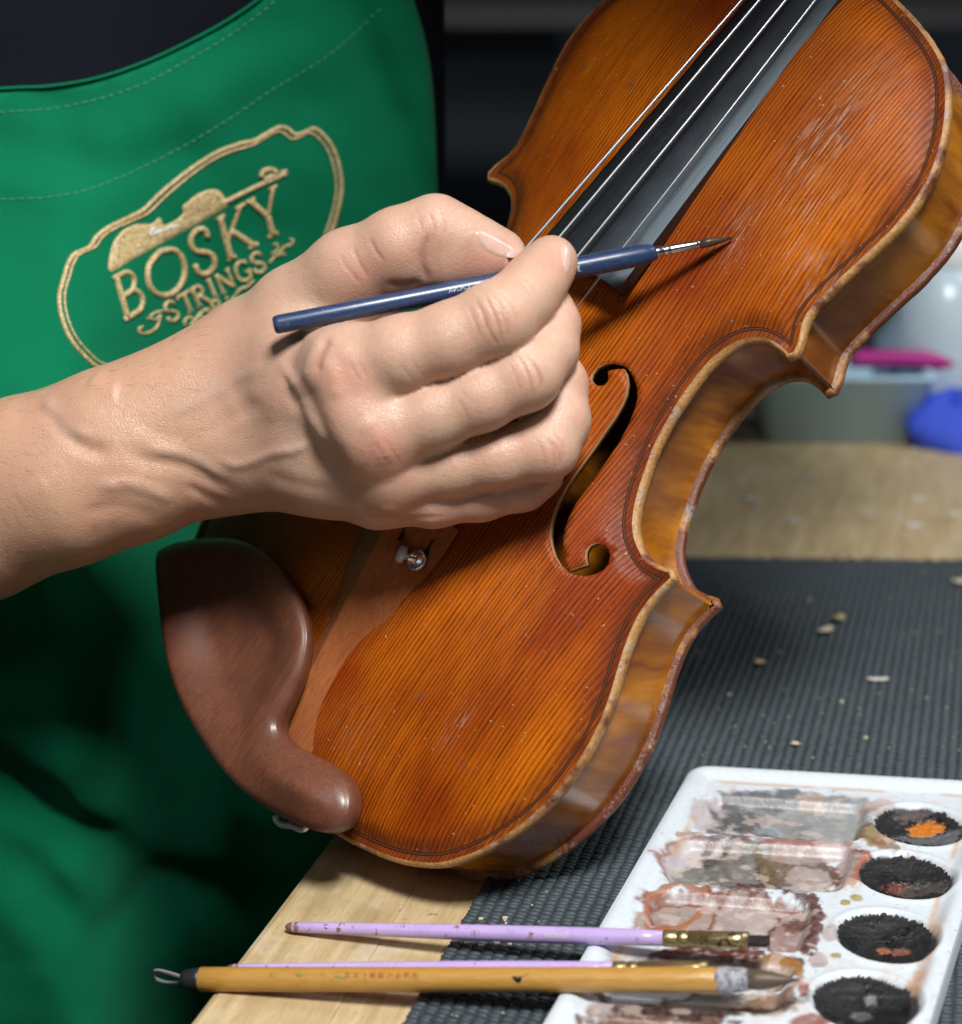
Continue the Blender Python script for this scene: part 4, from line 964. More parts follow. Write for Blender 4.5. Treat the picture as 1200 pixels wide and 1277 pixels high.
V, F = tube([xb(932), xb(945), xb(962), xb(980), xb(996)], [2.7, 3.0, 2.5, 1.4, .25], 16); obj('bristle_core', V, F, m_hair, bam, True, base=B0)
hairs(xb(931), axb, 3.1, tipL, 420, m_hair, bam, B0, 1., .05, seed=3, rad=.11)
m_ink = simple('black_ink', (.008, .008, .009), .35); m_gr = simple('green_print', (.13, .26, .06), .5); m_or = simple('orange_print', (.42, .10, .02), .5)
def on_round(px, ang, r_): C_ = xb(px); return C_+(a_*math.sin(ang)+b_*math.cos(ang))*r_
def mark(strokes, m_, name='printed_mark', wd=.16):
    k = MB()
    for s_ in strokes:
        V, F = tube([on_round(p, g+.95, 3.78) for p, g in s_], wd, 5); k.add(V, F)
    return k.build(name, m_, bam, B0)
mark([[(341, -.35), (348, -.35)], [(341, -.15), (348, -.15)], [(376, -.4), (380, -.2)], [(375, -.15), (382, -.2)], [(372, -.3), (384, -.32)], [(404, -.35), (410, -.3)], [(426, -.1), (432, .0)], [(422, -.15), (436, -.05)]], m_gr)
r = random.Random(4); st = []
for k in range(9):
    p = 434+k*10.5
    for q in range(4):
        g = -.42+.10*q+r.uniform(-.03, .03)
        if r.random() < .5: st.append([(p, g), (p+7, g+r.uniform(-.05, .05))])
        else: st.append([(p+r.uniform(1, 6), g-.08), (p+r.uniform(1, 6), g+.10)])
mark(st, m_or, wd=.13)
# the ink blot: a lopsided drop with a tail
blot = [(641, -.52), (646, -.62), (649, -.50), (652, -.62), (654, -.40), (653, -.18), (649, -.05), (645, -.22)]
V = [on_round(p, g, 3.84) for p, g in [(x_, y_+1.35) for x_, y_ in blot]]+[on_round(648, .98, 3.9)]; obj('ink_blot', V, [(i, (i+1) % 8, 8) for i in range(8)]+[(8, (i+1) % 8, i) for i in range(8)], m_ink, bam, False, base=B0)
mark([[(650, -.05), (656, -.22), (662, -.36)]], m_ink, 'ink_stroke', .11)

# ---- the brush in the hand
d0, d1 = 577., 600.5
H0 = at(341, 405.5, d0); H1 = at(916, 296, d1); xh = lambda px: along(H0, H1, px); axh = (H1-H0)/np.linalg.norm(H1-H0)
hb = empty('round_paintbrush', H0); tag(hb, 'slim navy brush held between thumb and index, hairs touching the violin', 'paintbrush')
def navy():
    t = NT('navy_lacquer'); v = t.coord(scale=(1000, 1000, 1000)); n = t.noise(v, .30, 4, .7); x, y, z = t.sep(v)
    s_ = t.noise(t.comb(t.math('MULTIPLY', x, .06), t.math('MULTIPLY', y, 1.2), t.math('MULTIPLY', z, 1.2)), 1, 4, .6)
    c = t.mix(n, (.012, .030, .085), (.022, .050, .125)); c = t.mix(t.math('MULTIPLY', t.ramp(s_, [(.58, (0,)*3), (.75, (1,)*3)]), .35), c, (.20, .25, .33))
    c = t.mix(t.math('MULTIPLY', t.ramp(n, [(.66, (0,)*3), (.70, (1,)*3)]), .6), c, (.32, .30, .30))
    t.set(Base_Color=c, Roughness=t.math('MULTIPLY_ADD', s_, .3, .22), Coat_Weight=.25, Coat_Roughness=.2); return t.m
hh = [(341, 1.6), (341.6, 2.4), (344, 2.85), (347, 3.0), (480, 3.1), (600, 3.2), (700, 3.45), (770, 3.6), (800, 3.55), (812, 3.0), (818, 2.1)]
V, F = tube([xh(p) for p, r_ in hh], [r_ for p, r_ in hh], 28); obj('handle', V, F, navy(), hb, True, base=H0)
ff = [(816, 1.75), (818, 1.85), (826, 1.8), (827, 1.6), (829, 1.6), (830, 1.75), (834, 1.7), (835, 1.55), (837, 1.55), (838, 1.65), (868, 1.4), (875, 1.3)]
V, F = tube([xh(p) for p, r_ in ff], [r_ for p, r_ in ff], 20); obj('ferrule', V, F, m_steel, hb, True, base=H0)
m_wet = simple('paint_loaded_hair', (.060, .032, .018), .4, var=.5)
V, F = tube([xh(874), xh(885), xh(897), xh(908)], [1.45, 1.6, 1.2, .5], 12); obj('bristle_core', V, F, m_wet, hb, True, base=H0)
hairs(xh(873), axh, 1.6, np.linalg.norm(xh(915)-xh(873)), 130, m_wet, hb, H0, 1., .25, seed=8, rad=.08)
m_pw = simple('pale_grey_print', (.55, .60, .66), .4)
_t, _a, _b = frame_of(axh); toc = CAM0-xh(580); toc /= np.linalg.norm(toc); ang0 = math.atan2(toc@_a, toc@_b)
wrap_text('CHINA', 2.3, m_pw, hb, H0, xh(571), axh, 3.17, ang0-.15, -1); wrap_text('3', 2.8, m_pw, hb, H0, xh(719), axh, 3.48, ang0+.15, -1)

# ================================================================== PERSON
# ---- arm and hand: one skin grown over joints (pixel, distance, radius in mm)
VOX = 1.15
def jp(px, py, d): return cray(px, py)*d
class Field:
    def __init__(s, lo, hi, vox):
        s.lo = np.array(lo, float); s.vox = vox; s.n = np.ceil((np.array(hi)-s.lo)/vox).astype(int)+1
        s.ax = [s.lo[k]+np.arange(s.n[k])*vox for k in range(3)]
        s.D = np.full(s.n, 40., np.float32)
    def window(s, pts, r):
        lo = np.clip(((pts.min(0)-r-s.lo)/s.vox).astype(int), 0, s.n-1); hi = np.clip(((pts.max(0)+r-s.lo)/s.vox).astype(int)+2, 1, s.n)
        return tuple(slice(a, b) for a, b in zip(lo, hi))
    def grid(s, w):
        return np.meshgrid(*[s.ax[k][w[k]].astype(np.float32) for k in range(3)], indexing='ij')
def cone_d(X, Y, Z, a, b, ra, rb, flat=None):
    ab = b-a; L2 = float(ab@ab)+1e-9
    dx, dy, dz = X-a[0], Y-a[1], Z-a[2]
    t = np.clip((dx*ab[0]+dy*ab[1]+dz*ab[2])/L2, 0, 1)
    dx -= t*ab[0]; dy -= t*ab[1]; dz -= t*ab[2]
    return np.sqrt(dx*dx+dy*dy+dz*dz)-(ra+(rb-ra)*(t*t*(3-2*t)*.35+t*.65))
def smin(a, b, k):
    if k <= 0: return np.minimum(a, b)
    h = np.clip(.5+.5*(b-a)/k, 0, 1); return b+(a-b)*h-k*h*(1-h)
def chain_field(F, chains, k):
    D = np.full(F.n, 40., np.float32)
    for ch in chains:
        for (a, b) in zip(ch[:-1], ch[1:]):
            pa, pb = jp(*a[:3]), jp(*b[:3]); w_ = F.window(np.array([pa, pb]), max(a[3], b[3])+14)
            D[w_] = smin(D[w_], cone_d(*F.grid(w_), pa, pb, a[3], b[3]), k)
    return D
FLD = Field((-268, -118, 530), (52, 72, 740), VOX)
arm = [[(-330, 720, 690, 30), (-150, 655, 640, 27), (33, 590, 614, 23.5), (140, 549, 600, 21.5), (232, 512, 590, 20.5), (318, 452, 582, 18.5)],
       [(-360, 780, 692, 28), (-180, 722, 646, 25), (-24, 660, 618, 21.8), (90, 618, 603, 20.2), (176, 588, 594, 19.2), (268, 556, 586, 18), (360, 560, 575, 15)]]
palm = [[(318, 452, 582, 18), (370, 455, 568, 16), (432, 462, 549, 13.6)],
        [(300, 490, 582, 18), (380, 500, 566, 15.5), (450, 520, 549, 12.6), (468, 540, 550, 12.2)],
        [(290, 530, 582, 18), (390, 560, 568, 14.5), (488, 588, 560, 11.6)],
        [(290, 560, 583, 17), (400, 585, 573, 13), (470, 612, 569, 11.2)],
        [(330, 470, 588, 18), (440, 420, 585, 13), (470, 470, 580, 14)],
        [(340, 540, 588, 16), (450, 560, 580, 15)]]
thumb = [[(318, 455, 584, 17.5), (372, 395, 576, 15.8), (436, 340, 569, 13.2), (497, 307, 566, 11.6), (543, 290, 566.5, 11.2), (575, 301, 567.5, 9.7), (606, 313, 570, 8.7), (627, 317, 571.5, 6.6)],
         [(436, 350, 572, 13), (500, 322, 571, 12.2), (556, 322, 570, 10.8), (600, 322, 571, 8.8), (626, 319, 572, 6.6)],
         [(430, 372, 578, 13), (470, 372, 574, 9)]]
index = [[(432, 464, 549, 13.4), (500, 443, 544, 11.6), (560, 424, 543, 10.9), (620, 398, 544, 11.3), (652, 373, 551, 9.8), (668, 353, 556, 9.3), (683, 333, 560, 8.2), (689, 325, 561, 7.5)]]
middle = [[(466, 545, 545, 12.6), (540, 518, 546, 10.5), (600, 495, 548, 10.1), (655, 468, 551, 10.6), (682, 436, 559, 9.4), (688, 405, 564, 8.6), (686, 385, 568, 7.6)]]
ring = [[(488, 590, 552, 11.4), (560, 580, 556, 9.6), (620, 571, 559, 9.2), (681, 558, 563, 9.9), (699, 525, 566, 9.0), (698, 480, 570, 8.6), (690, 455, 573, 7.5)]]
pinky = [[(474, 612, 563, 11), (540, 622, 566, 8.8), (600, 616, 572, 8.2), (652, 604, 577, 8.2), (672, 590, 579, 7.4), (672, 560, 581, 6.5)]]
def deeper(ch, d0, d1, x0=60, x1=300):
    out = []
    for c_ in ch:
        o_ = []
        for (x_, y_, d_, r_) in c_:
            k = d0+(d1-d0)*min(max((x_-x0)/(x1-x0), 0), 1); o_.append((x_, y_, d_+k, r_*(d_+k)/d_))
        out.append(o_)
    return out
arm, palm, thumb, index, middle, ring, pinky = [deeper(c_, *k_) for c_, k_ in ((arm, (16, 43, 60, 300)), (palm, (43, 31, 300, 470)), (thumb, (43, 25, 318, 520)), (index, (33, 25, 440, 620)), (middle, (38, 23, 460, 650)), (ring, (40, 22, 480, 680)), (pinky, (37, 22, 470, 650)))]
D = smin(chain_field(FLD, arm, 13), chain_field(FLD, palm, 9), 12)
fing = None
for ch in (index, middle, ring, pinky):
    q = chain_field(FLD, ch, 3.5); fing = q if fing is None else smin(fing, q, .9)
D = smin(D, fing, 5.5)
D = smin(D, chain_field(FLD, thumb, 4.), 6.)
# the skin webs: thumb to index
def surface_nets(F, D):
    ins = D < 0; n = F.n
    c = [ins[i:n[0]-1+i, j:n[1]-1+j, k:n[2]-1+k] for i in (0, 1) for j in (0, 1) for k in (0, 1)]
    sm = sum(x.astype(np.int8) for x in c); act = (sm > 0) & (sm < 8)
    idx = np.argwhere(act); vid = np.full(act.shape, -1, np.int32); vid[act] = np.arange(len(idx))
    acc = np.zeros((len(idx), 3)); cnt = np.zeros(len(idx))
    corner = [(i, j, k) for i in (0, 1) for j in (0, 1) for k in (0, 1)]
    val = [D[idx[:, 0]+a, idx[:, 1]+b, idx[:, 2]+c_] for a, b, c_ in corner]
    for p in range(8):
        for q in range(p+1, 8):
            df = np.array(corner[q])-np.array(corner[p])
            if np.abs(df).sum() != 1: continue
            m_ = (val[p] < 0) != (val[q] < 0)
            t = val[p]/(val[p]-val[q]+1e-12)
            acc[m_] += (np.array(corner[p])+t[:, None]*df)[m_]; cnt[m_] += 1
    V = F.lo+(idx+acc/cnt[:, None])*F.vox
    Q = []
    for ax in range(3):
        a = [slice(None)]*3; b = [slice(None)]*3; a[ax] = slice(0, -1); b[ax] = slice(1, None)
        A, B = ins[tuple(a)], ins[tuple(b)]
        e = np.argwhere(A != B); u, v_ = [k for k in range(3) if k != ax]
        ok = (e[:, u] > 0) & (e[:, v_] > 0) & (e[:, u] < n[u]-1) & (e[:, v_] < n[v_]-1); e = e[ok]
        s_ = A[tuple(e.T)]
        def g(du, dv):
            x = e.copy(); x[:, u] += du; x[:, v_] += dv; return vid[tuple(x.T)]
        q = np.stack([g(-1, -1), g(0, -1), g(0, 0), g(-1, 0)], 1)
        fl = s_ if ax != 1 else ~s_
        q[~fl] = q[~fl][:, ::-1]; Q.append(q)
    Q = np.vstack(Q); Q = Q[(Q >= 0).all(1)]
    return V, Q
HV, HQ = surface_nets(FLD, D); del D
def smooth_mesh(V, Q, it, lam=.5):
    E = np.vstack([Q[:, [0, 1]], Q[:, [1, 2]], Q[:, [2, 3]], Q[:, [3, 0]]]); E = np.vstack([E, E[:, ::-1]])
    deg = np.bincount(E[:, 0], minlength=len(V))[:, None]
    for k in range(it):
        for l in (lam, -lam*1.03):
            A = np.stack([np.bincount(E[:, 0], V[E[:, 1], c], len(V)) for c in range(3)], 1)/np.maximum(deg, 1)
            V = V+l*(A-V)
    return V
HV = smooth_mesh(HV, HQ, 4)
def split_quads(V, Q):
    """one linear subdivision, then smoothing"""
    E = np.vstack([Q[:, [0, 1]], Q[:, [1, 2]], Q[:, [2, 3]], Q[:, [3, 0]]]); Es = np.sort(E, 1)
    key = Es[:, 0].astype(np.int64)*len(V)+Es[:, 1]; u, inv = np.unique(key, return_inverse=True)
    ev = .5*(V[u//len(V)]+V[u % len(V)]); n = len(Q); e = len(V)+inv.reshape(4, n)
    fv = V[Q].mean(1); f = len(V)+len(u)+np.arange(n)
    V2 = np.vstack([V, ev, fv]); Q2 = np.vstack([np.stack([Q[:, k], e[k], f, e[(k-1) % 4]], 1) for k in range(4)])
    return V2, Q2
HV, HQ = split_quads(HV, HQ); HV = smooth_mesh(HV, HQ, 3)
def vnormals(V, Q):
    fn = np.cross(V[Q[:, 2]]-V[Q[:, 0]], V[Q[:, 3]]-V[Q[:, 1]]); N = np.zeros_like(V)
    for k in range(4):
        for c in range(3): N[:, c] += np.bincount(Q[:, k], fn[:, c], len(V))
    return N/(np.linalg.norm(N, axis=1)[:, None]+1e-9)
HN = vnormals(HV, HQ)
if (HN*(HV-HV.mean(0))).sum() < 0: HQ = HQ[:, ::-1]; HN = -HN
# ---- sculpted relief on the side that shows: creases (-), tendons and veins (+)
hp = np.c_[HV[:, 0]/HV[:, 2]*FPX+IW/2, HV[:, 1]/HV[:, 2]*FPX+IH/2]
front = sstep(.05, .35, -(HN*HV).sum(1)/np.linalg.norm(HV, axis=1))
def relief(polys):
    d = np.zeros(len(HV))
    for P, dep, wd in polys:
        P = crom(P, 4.) if len(P) > 2 else np.asarray(P, float)
        lo = P.min(0)-wd*3; hi = P.max(0)+wd*3; k = np.where((hp > lo).all(1) & (hp < hi).all(1) & (front > 0))[0]
        if not len(k): continue
        dist = np.full(len(k), 1e9); fade = np.ones(len(k)); m_ = len(P)-1
        for i in range(m_):
            a, b = P[i], P[i+1]; ab = b-a; t = np.clip(((hp[k]-a)@ab)/(ab@ab+1e-9), 0, 1)
            q = np.linalg.norm(hp[k]-a-t[:, None]*ab, axis=1); nw = q < dist; dist[nw] = q[nw]
            s_ = (i+t)/m_; fade[nw] = np.minimum(1, np.minimum(s_, 1-s_)*5+.12)[nw]
        d[k] += dep*np.exp(-(dist/wd)**2)*fade
    return d*front
REL = [ # (pixels, height mm, width px)
    # index: knuckle folds at the middle joint and near the tip
    ([(604, 366), (613, 384), (622, 406), (627, 428)], -0.34, 2.3), ([(593, 372), (602, 392), (612, 416), (622, 432)], -0.34, 2.2), ([(617, 370), (630, 388), (637, 410)], -0.22, 2.2), ([(584, 380), (592, 400), (602, 424)], -0.19, 1.9),
    ([(646, 350), (656, 360), (664, 374)], -0.15, 1.7), ([(652, 345), (662, 354), (670, 367)], -0.15, 1.6), ([(500, 455), (516, 476)], -0.14, 1.9), ([(512, 448), (532, 474)], -0.12, 1.9),
    # middle
    ([(645, 444), (655, 458), (662, 478), (664, 494)], -0.31, 2.2), ([(655, 440), (668, 456), (674, 474), (674, 488)], -0.31, 2.2), ([(634, 452), (644, 470), (650, 492)], -0.19, 1.9), ([(570, 497), (580, 512), (584, 524)], -0.19, 1.8), ([(572, 486), (594, 505)], -0.09, 1.8),
    # ring
    ([(680, 545), (690, 562), (692, 580), (690, 592)], -0.28, 2.0), ([(692, 540), (702, 556), (703, 576)], -0.25, 1.9), ([(671, 550), (678, 568), (678, 588)], -0.19, 1.9), ([(560, 574), (566, 592)], -0.12, 1.8), ([(600, 566), (604, 588)], -0.09, 1.8),
    # little finger
    ([(645, 600), (650, 614), (648, 626)], -0.19, 1.7), ([(656, 598), (660, 612)], -0.19, 1.7),
    # thumb joint folds, base crease
    ([(536, 352), (529, 338), (526, 322), (530, 304), (538, 290)], -.55, 5), ([(480, 354), (505, 356), (526, 352)], -.6, 6), ([(612, 366), (624, 384), (632, 408), (634, 424)], -.30, 2.2), ([(622, 362), (638, 380), (645, 402)], -.22, 2.2), ([(664, 452), (674, 466), (678, 482)], -.3, 2.2), ([(686, 548), (697, 564), (699, 584)], -.3, 2.2), ([(600, 380), (606, 396), (604, 414)], -.2, 2.),
    ([(533, 262), (541, 280), (540, 306)], -0.25, 2.4), ([(548, 256), (556, 274), (554, 296)], -0.22, 2.2), ([(522, 268), (526, 288)], -0.15, 2.2), ([(478, 326), (466, 308), (462, 296)], -0.28, 2.9), ([(460, 348), (446, 322), (440, 306)], -0.22, 2.9), ([(452, 356), (430, 330), (426, 316)], -0.19, 2.9),
    # grooves that part the fingers on the back
    # knuckle skin
    ([(404, 444), (416, 470), (420, 500)], .5, 10), ([(420, 430), (445, 455), (450, 490)], .35, 12), ([(452, 520), (474, 548), (484, 580)], .7, 13), ([(446, 450), (458, 470)], -.15, 2.5), ([(436, 452), (450, 478)], -.15, 2.5), ([(478, 545), (492, 566)], -.18, 2.5), ([(468, 552), (482, 576)], -.18, 2.5), ([(488, 560), (500, 580)], -.15, 2.5),
    # the step behind the knuckles and the big vein beneath it
    ([(366, 478), (380, 500), (392, 528), (404, 562), (426, 592)], -1.9, 17), ([(352, 452), (366, 476), (376, 500), (384, 522), (396, 546), (402, 566), (414, 584), (432, 606)], 1.25, 6.5),
    ([(378, 412), (366, 444), (360, 470)], -.8, 8), ([(398, 420), (386, 448), (380, 476)], .6, 6), ([(412, 420), (400, 446), (396, 466)], -.6, 5),
    ([(396, 546), (372, 560), (340, 566), (300, 580), (270, 572)], .7, 7), ([(340, 452), (300, 470), (250, 500), (200, 520)], .55, 9), ([(330, 500), (290, 520), (250, 545)], -.5, 11), ([(352, 470), (342, 500), (336, 530)], .35, 9),
    # wrist: tendons, the bump of the ulna, the long folds
    ([(60, 506), (76, 530), (104, 556), (140, 566)], -1.5, 11), ([(52, 494), (66, 512), (84, 534), (112, 548)], 1.0, 9), ([(112, 470), (128, 482), (150, 486)], 1.0, 14), ([(150, 560), (190, 574), (232, 580), (268, 600), (300, 622)], -1.1, 12), ([(176, 562), (216, 566), (252, 580), (284, 602)], .9, 9), ([(120, 608), (160, 604), (190, 612), (216, 626)], .9, 9), ([(100, 640), (150, 632), (200, 646)], -.5, 10),
    ([(330, 590), (370, 604), (420, 612)], -.4, 9), ([(230, 604), (262, 622), (292, 634)], -.7, 7), ([(276, 480), (292, 508), (300, 540)], .4, 12), ([(60, 600), (20, 622)], .4, 14), ([(160, 520), (200, 540), (240, 548)], -.35, 10),
    ([(440, 640), (500, 646), (560, 644)], -.3, 4), ([(470, 634), (520, 640)], .25, 4),
]
HV = HV+HN*relief(REL)[:, None]*.9
nz = fbm(HV[:, 0]*.11+20, HV[:, 1]*.11+HV[:, 2]*.07, 4)-.5
HV = HV+HN*(nz*.28)[:, None]
tint = np.zeros((len(HV), 3))
for (cx, cy, rx, ry, k) in ((432, 476, 34, 40, .55), (472, 568, 36, 34, .75), (618, 404, 28, 30, .35), (660, 468, 20, 26, .3), (690, 568, 18, 24, .28), (690, 326, 26, 24, .6), (612, 326, 40, 22, .55), (448, 345, 34, 30, .5), (560, 270, 26, 20, .2), (505, 632, 60, 20, .3), (640, 616, 50, 20, .3), (715, 400, 16, 20, .25), (720, 480, 16, 30, .2)):
    tint[:, 0] = np.maximum(tint[:, 0], k*np.exp(-(((hp[:, 0]-cx)/rx)**2+((hp[:, 1]-cy)/ry)**2)))
tint[:, 1] = sstep(380, 180, hp[:, 0])                             # forearm: more tanned, hairy
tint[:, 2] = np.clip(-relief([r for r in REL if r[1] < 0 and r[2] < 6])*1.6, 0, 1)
for (mx, my, r_) in ((118, 658, 5.), (405, 545, 2.2), (236, 470, 2.), (70, 640, 2.4)):
    tint[:, 2] = np.maximum(tint[:, 2], front*.8*np.exp(-(((hp-np.array([mx, my]))/r_)**2).sum(1)))
vein = np.clip(relief([(P_, 1., w_*1.2) for P_, d_, w_ in REL if d_ > .5 and w_ < 10]), 0, 1)
def skin():
    t = NT('skin'); v = t.coord(scale=(1000, 1000, 1000)); a = t.n('Attribute'); a.attribute_name = 'tint'
    q = t.n('SeparateColor'); t.l(a.outputs['Color'], q.inputs[0]); red, tan, cre = q.outputs
    n1 = t.noise(v, .09, 4, .6); n2 = t.noise(v, .45, 4, .65); n3 = t.noise(v, 1.7, 2, .6)
    c = t.mix(n1, (.50, .315, .215), (.61, .42, .31))
    c = t.mix(t.math('MULTIPLY', t.ramp(n2, [(.45, (0,)*3), (.7, (1,)*3)]), .35), c, (.50, .25, .18))
    c = t.mix(t.math('MULTIPLY', tan, .55), c, (.50, .27, .155))
    c = t.mix(t.math('MULTIPLY', red, .75), c, (.62, .245, .175))
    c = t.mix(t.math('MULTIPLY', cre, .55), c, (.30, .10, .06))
    c = t.mix(t.math('MULTIPLY', t.ramp(n3, [(.62, (0,)*3), (.75, (1,)*3)]), .25), c, (.40, .19, .12))
    n4 = t.noise(v, .035, 4, .65); c = t.mix(t.math('MULTIPLY', t.ramp(n4, [(.42, (0,)*3), (.62, (1,)*3)]), .30), c, (.60, .29, .215))
    c = t.mix(t.math('MULTIPLY', a.outputs['Alpha'], .22), c, (.36, .30, .27))
    vo = t.n('TexVoronoi'); vo.feature = 'DISTANCE_TO_EDGE'; vo.inputs['Scale'].default_value = 1.05
    wv = t.n('Mapping'); t.l(v, wv.inputs[0]); wv.inputs['Scale'].default_value = (1, 1.5, 1); wv.inputs['Rotation'].default_value = (0, 0, .5)
    dn = t.n('TexNoise'); dn.inputs['Scale'].default_value = .5; t.l(v, dn.inputs['Vector'])
    ad = t.n('VectorMath'); ad.operation = 'MULTIPLY_ADD'; t.l(dn.outputs['Color'], ad.inputs[0]); ad.inputs[1].default_value = (1.6, 1.6, 1.6); t.l(wv.outputs[0], ad.inputs[2])
    t.l(ad.outputs[0], vo.inputs['Vector'])
    cell = t.ramp(vo.outputs['Distance'], [(0, (0,)*3), (.22, (1,)*3)])
    h = t.math('ADD', t.math('MULTIPLY', cell, .5), t.math('MULTIPLY', n3, .6)); h = t.math('ADD', h, t.math('MULTIPLY', n2, .3))
    t.set(Base_Color=c, Roughness=t.math('MULTIPLY_ADD', n2, .24, .27), Normal=t.bump(h, .00016, .7), Subsurface_Weight=.22, Subsurface_Radius=(1., .35, .2), Subsurface_Scale=.0035, Specular_IOR_Level=.48)
    return t.m
m_skin = skin()
W = lambda P: np.asarray(P) @ M_CW.T + CAM0
p_base = np.array([-150., 780., 0.])
person = obj('person', W(HV), HQ, m_skin, None, True, base=p_base); person.location = p_base*S
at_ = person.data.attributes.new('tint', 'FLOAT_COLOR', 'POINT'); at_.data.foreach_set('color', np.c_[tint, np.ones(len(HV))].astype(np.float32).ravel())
tag(person, 'person in a green apron over a dark top, bare forearm reaching across to paint', 'person')
# ---- nails: thin plates laid on the finger
def nail(c, along, across, ln, wd, rad, out):
    c = np.asarray(c, float); along = np.asarray(along, float); along /= np.linalg.norm(along); out = np.asarray(out, float); out -= along*(out@along); out /= np.linalg.norm(out); ac = np.cross(along, out)
    V = []; F = []; n, m_ = 11, 12
    for i in range(n):
        u = i/(n-1)*2-1
        for j in range(m_):
            s_ = j/(m_-1)*2-1
            wv = wd/2*(1-.16*max(0, -u)**4-.62*max(0, u)**5); a = s_*wv/rad
            V.append(c+along*(u*ln/2*(1-.10*s_*s_ if u > 0 else 1-.18*s_*s_))+ac*(math.sin(a)*rad)+out*((math.cos(a)-1)*rad-.05*u*u*ln))
    n0 = len(V); V += [p-out*.45 for p in V]
    for i in range(n-1):
        for j in range(m_-1):
            a = i*m_+j; F.append((a, a+1, a+m_+1, a+m_)); F.append((n0+a, n0+a+m_, n0+a+m_+1, n0+a+1))
    per = [j for j in range(m_)]+[i*m_+m_-1 for i in range(1, n)]+[(n-1)*m_+j for j in range(m_-2, -1, -1)]+[i*m_ for i in range(n-2, 0, -1)]
    for a, b in zip(per, per[1:]+per[:1]): F.append((a, n0+a, n0+b, b))
    obj('fingernail', W(np.array(V)), F, m_nail, person, True, fix=True, base=p_base)
tn_ = NT('nail'); vv = tn_.coord(scale=(1000, 1000, 1000)); nn = tn_.noise(vv, .35, 3)
tn_.set(Base_Color=tn_.mix(nn, (.56, .36, .29), (.66, .46, .39)), Roughness=.28, Coat_Weight=.3, Subsurface_Weight=.15, Subsurface_Radius=(1., .4, .3), Subsurface_Scale=.002); m_nail = tn_.m
def on_skin(px, py, r_=7.):
    k = np.where((np.abs(hp-np.array([px, py])).max(1) < r_) & (front > .3))[0]
    zc = HV[k, 2]; k = k[zc < zc.min()+2.5]; nn_ = HN[k].mean(0); return HV[k].mean(0), nn_/np.linalg.norm(nn_)
def skin_nail(poly, lift):
    P = crom(poly, 2.2, True); lo_, hi_ = P.min(0), P.max(0)
    g = np.array([(a, b) for a in np.arange(lo_[0], hi_[0], 2.) for b in np.arange(lo_[1], hi_[1], 2.)]); g = g[in_poly(g[:, 0], g[:, 1], P)]; g = g[poly_dist(g, P) > 1.2]
    n0 = len(P); v, e, f, *_ = delaunay_2d_cdt([Vector(q) for q in np.vstack([P, g])], [(i, (i+1) % n0) for i in range(n0)], [], 0, 1e-5)
    v = np.array([tuple(q) for q in v]); T = np.array([t for t in f if len(t) == 3]); c = v[T].mean(1); T = T[in_poly(c[:, 0], c[:, 1], P)]
    near = np.where((hp > lo_-14).all(1) & (hp < hi_+14).all(1) & (front > .05))[0]; zz = HV[near, 2]; near = near[zz < np.percentile(zz, 97)]
    d_ = poly_dist(v, P); Q = []
    for q, dd_ in zip(v, d_):
        w_ = np.exp(-((hp[near]-q)**2).sum(1)/(2*2.6**2))+1e-9; w_ /= w_.sum(); n_ = (HN[near]*w_[:, None]).sum(0); n_ /= np.linalg.norm(n_)
        Q.append((HV[near]*w_[:, None]).sum(0)+n_*(lift*min(1, dd_/3.)+.02))
    obj('fingernail', W(np.array(Q)), T, m_nail, person, True, base=p_base)
skin_nail([(593, 290), (597, 301), (605, 311), (616, 318), (630, 321), (644, 318), (641, 310), (628, 301), (612, 293), (601, 288)], .38)
skin_nail([(700, 306), (706, 303), (711, 309), (713, 322), (711, 336), (707, 341), (703, 335), (700, 320)], .35)
# ---- the rest of the person above the picture: head bent over the work, left hand round the violin's neck
VO2 = 2.9
class WField(Field): pass
def wchain(F_, chains, k):
    D_ = np.full(F_.n, 60., np.float32)
    for ch in chains:
        for a, b in zip(ch[:-1], ch[1:]):
            pa, pb = np.array(a[:3], float), np.array(b[:3], float); w_ = F_.window(np.array([pa, pb]), max(a[3], b[3])+20); D_[w_] = smin(D_[w_], cone_d(*F_.grid(w_), pa, pb, a[3], b[3]), k)
    return D_
F2 = WField((-60, 320, 325), (255, 905, 775), VO2)
fw = np.array([.10, -.74, -.66]); fw /= np.linalg.norm(fw); hc = np.array([112., 455., 640.]); hu = np.array([.12, -.62, .77]); hu -= fw*(hu@fw); hu /= np.linalg.norm(hu); hr = np.cross(fw, hu)
hq = lambda x_, y_, z_, r_: (*(hc+hr*x_+fw*y_+hu*z_), r_)
head = [[hq(0, -38, 34, 66), hq(0, 26, 30, 58)], [hq(0, 22, 20, 62), hq(0, 40, -50, 44), hq(0, 58, -84, 27)], [hq(-30, 48, -40, 30), hq(-20, 58, -78, 20)], [hq(30, 48, -40, 30), hq(20, 58, -78, 20)], [hq(-34, 62, -12, 20), hq(-44, 40, -6, 22)], [hq(34, 62, -12, 20), hq(44, 40, -6, 22)],
    [hq(0, 84, 18, 9), hq(0, 106, -18, 10), hq(0, 92, -24, 11)], [hq(-16, 92, -24, 7), hq(16, 92, -24, 7)], [hq(-36, 78, 26, 9), hq(-6, 86, 24, 8)], [hq(36, 78, 26, 9), hq(6, 86, 24, 8)], [hq(-20, 84, -48, 6), hq(0, 90, -45, 6), hq(20, 84, -48, 6)], [hq(-16, 82, -57, 7), hq(0, 87, -58, 7), hq(16, 82, -57, 7)],
    [hq(-70, -4, 14, 8), hq(-74, -10, -8, 8), hq(-68, 0, -28, 6)], [hq(70, -4, 14, 8), hq(74, -10, -8, 8), hq(68, 0, -28, 6)]]
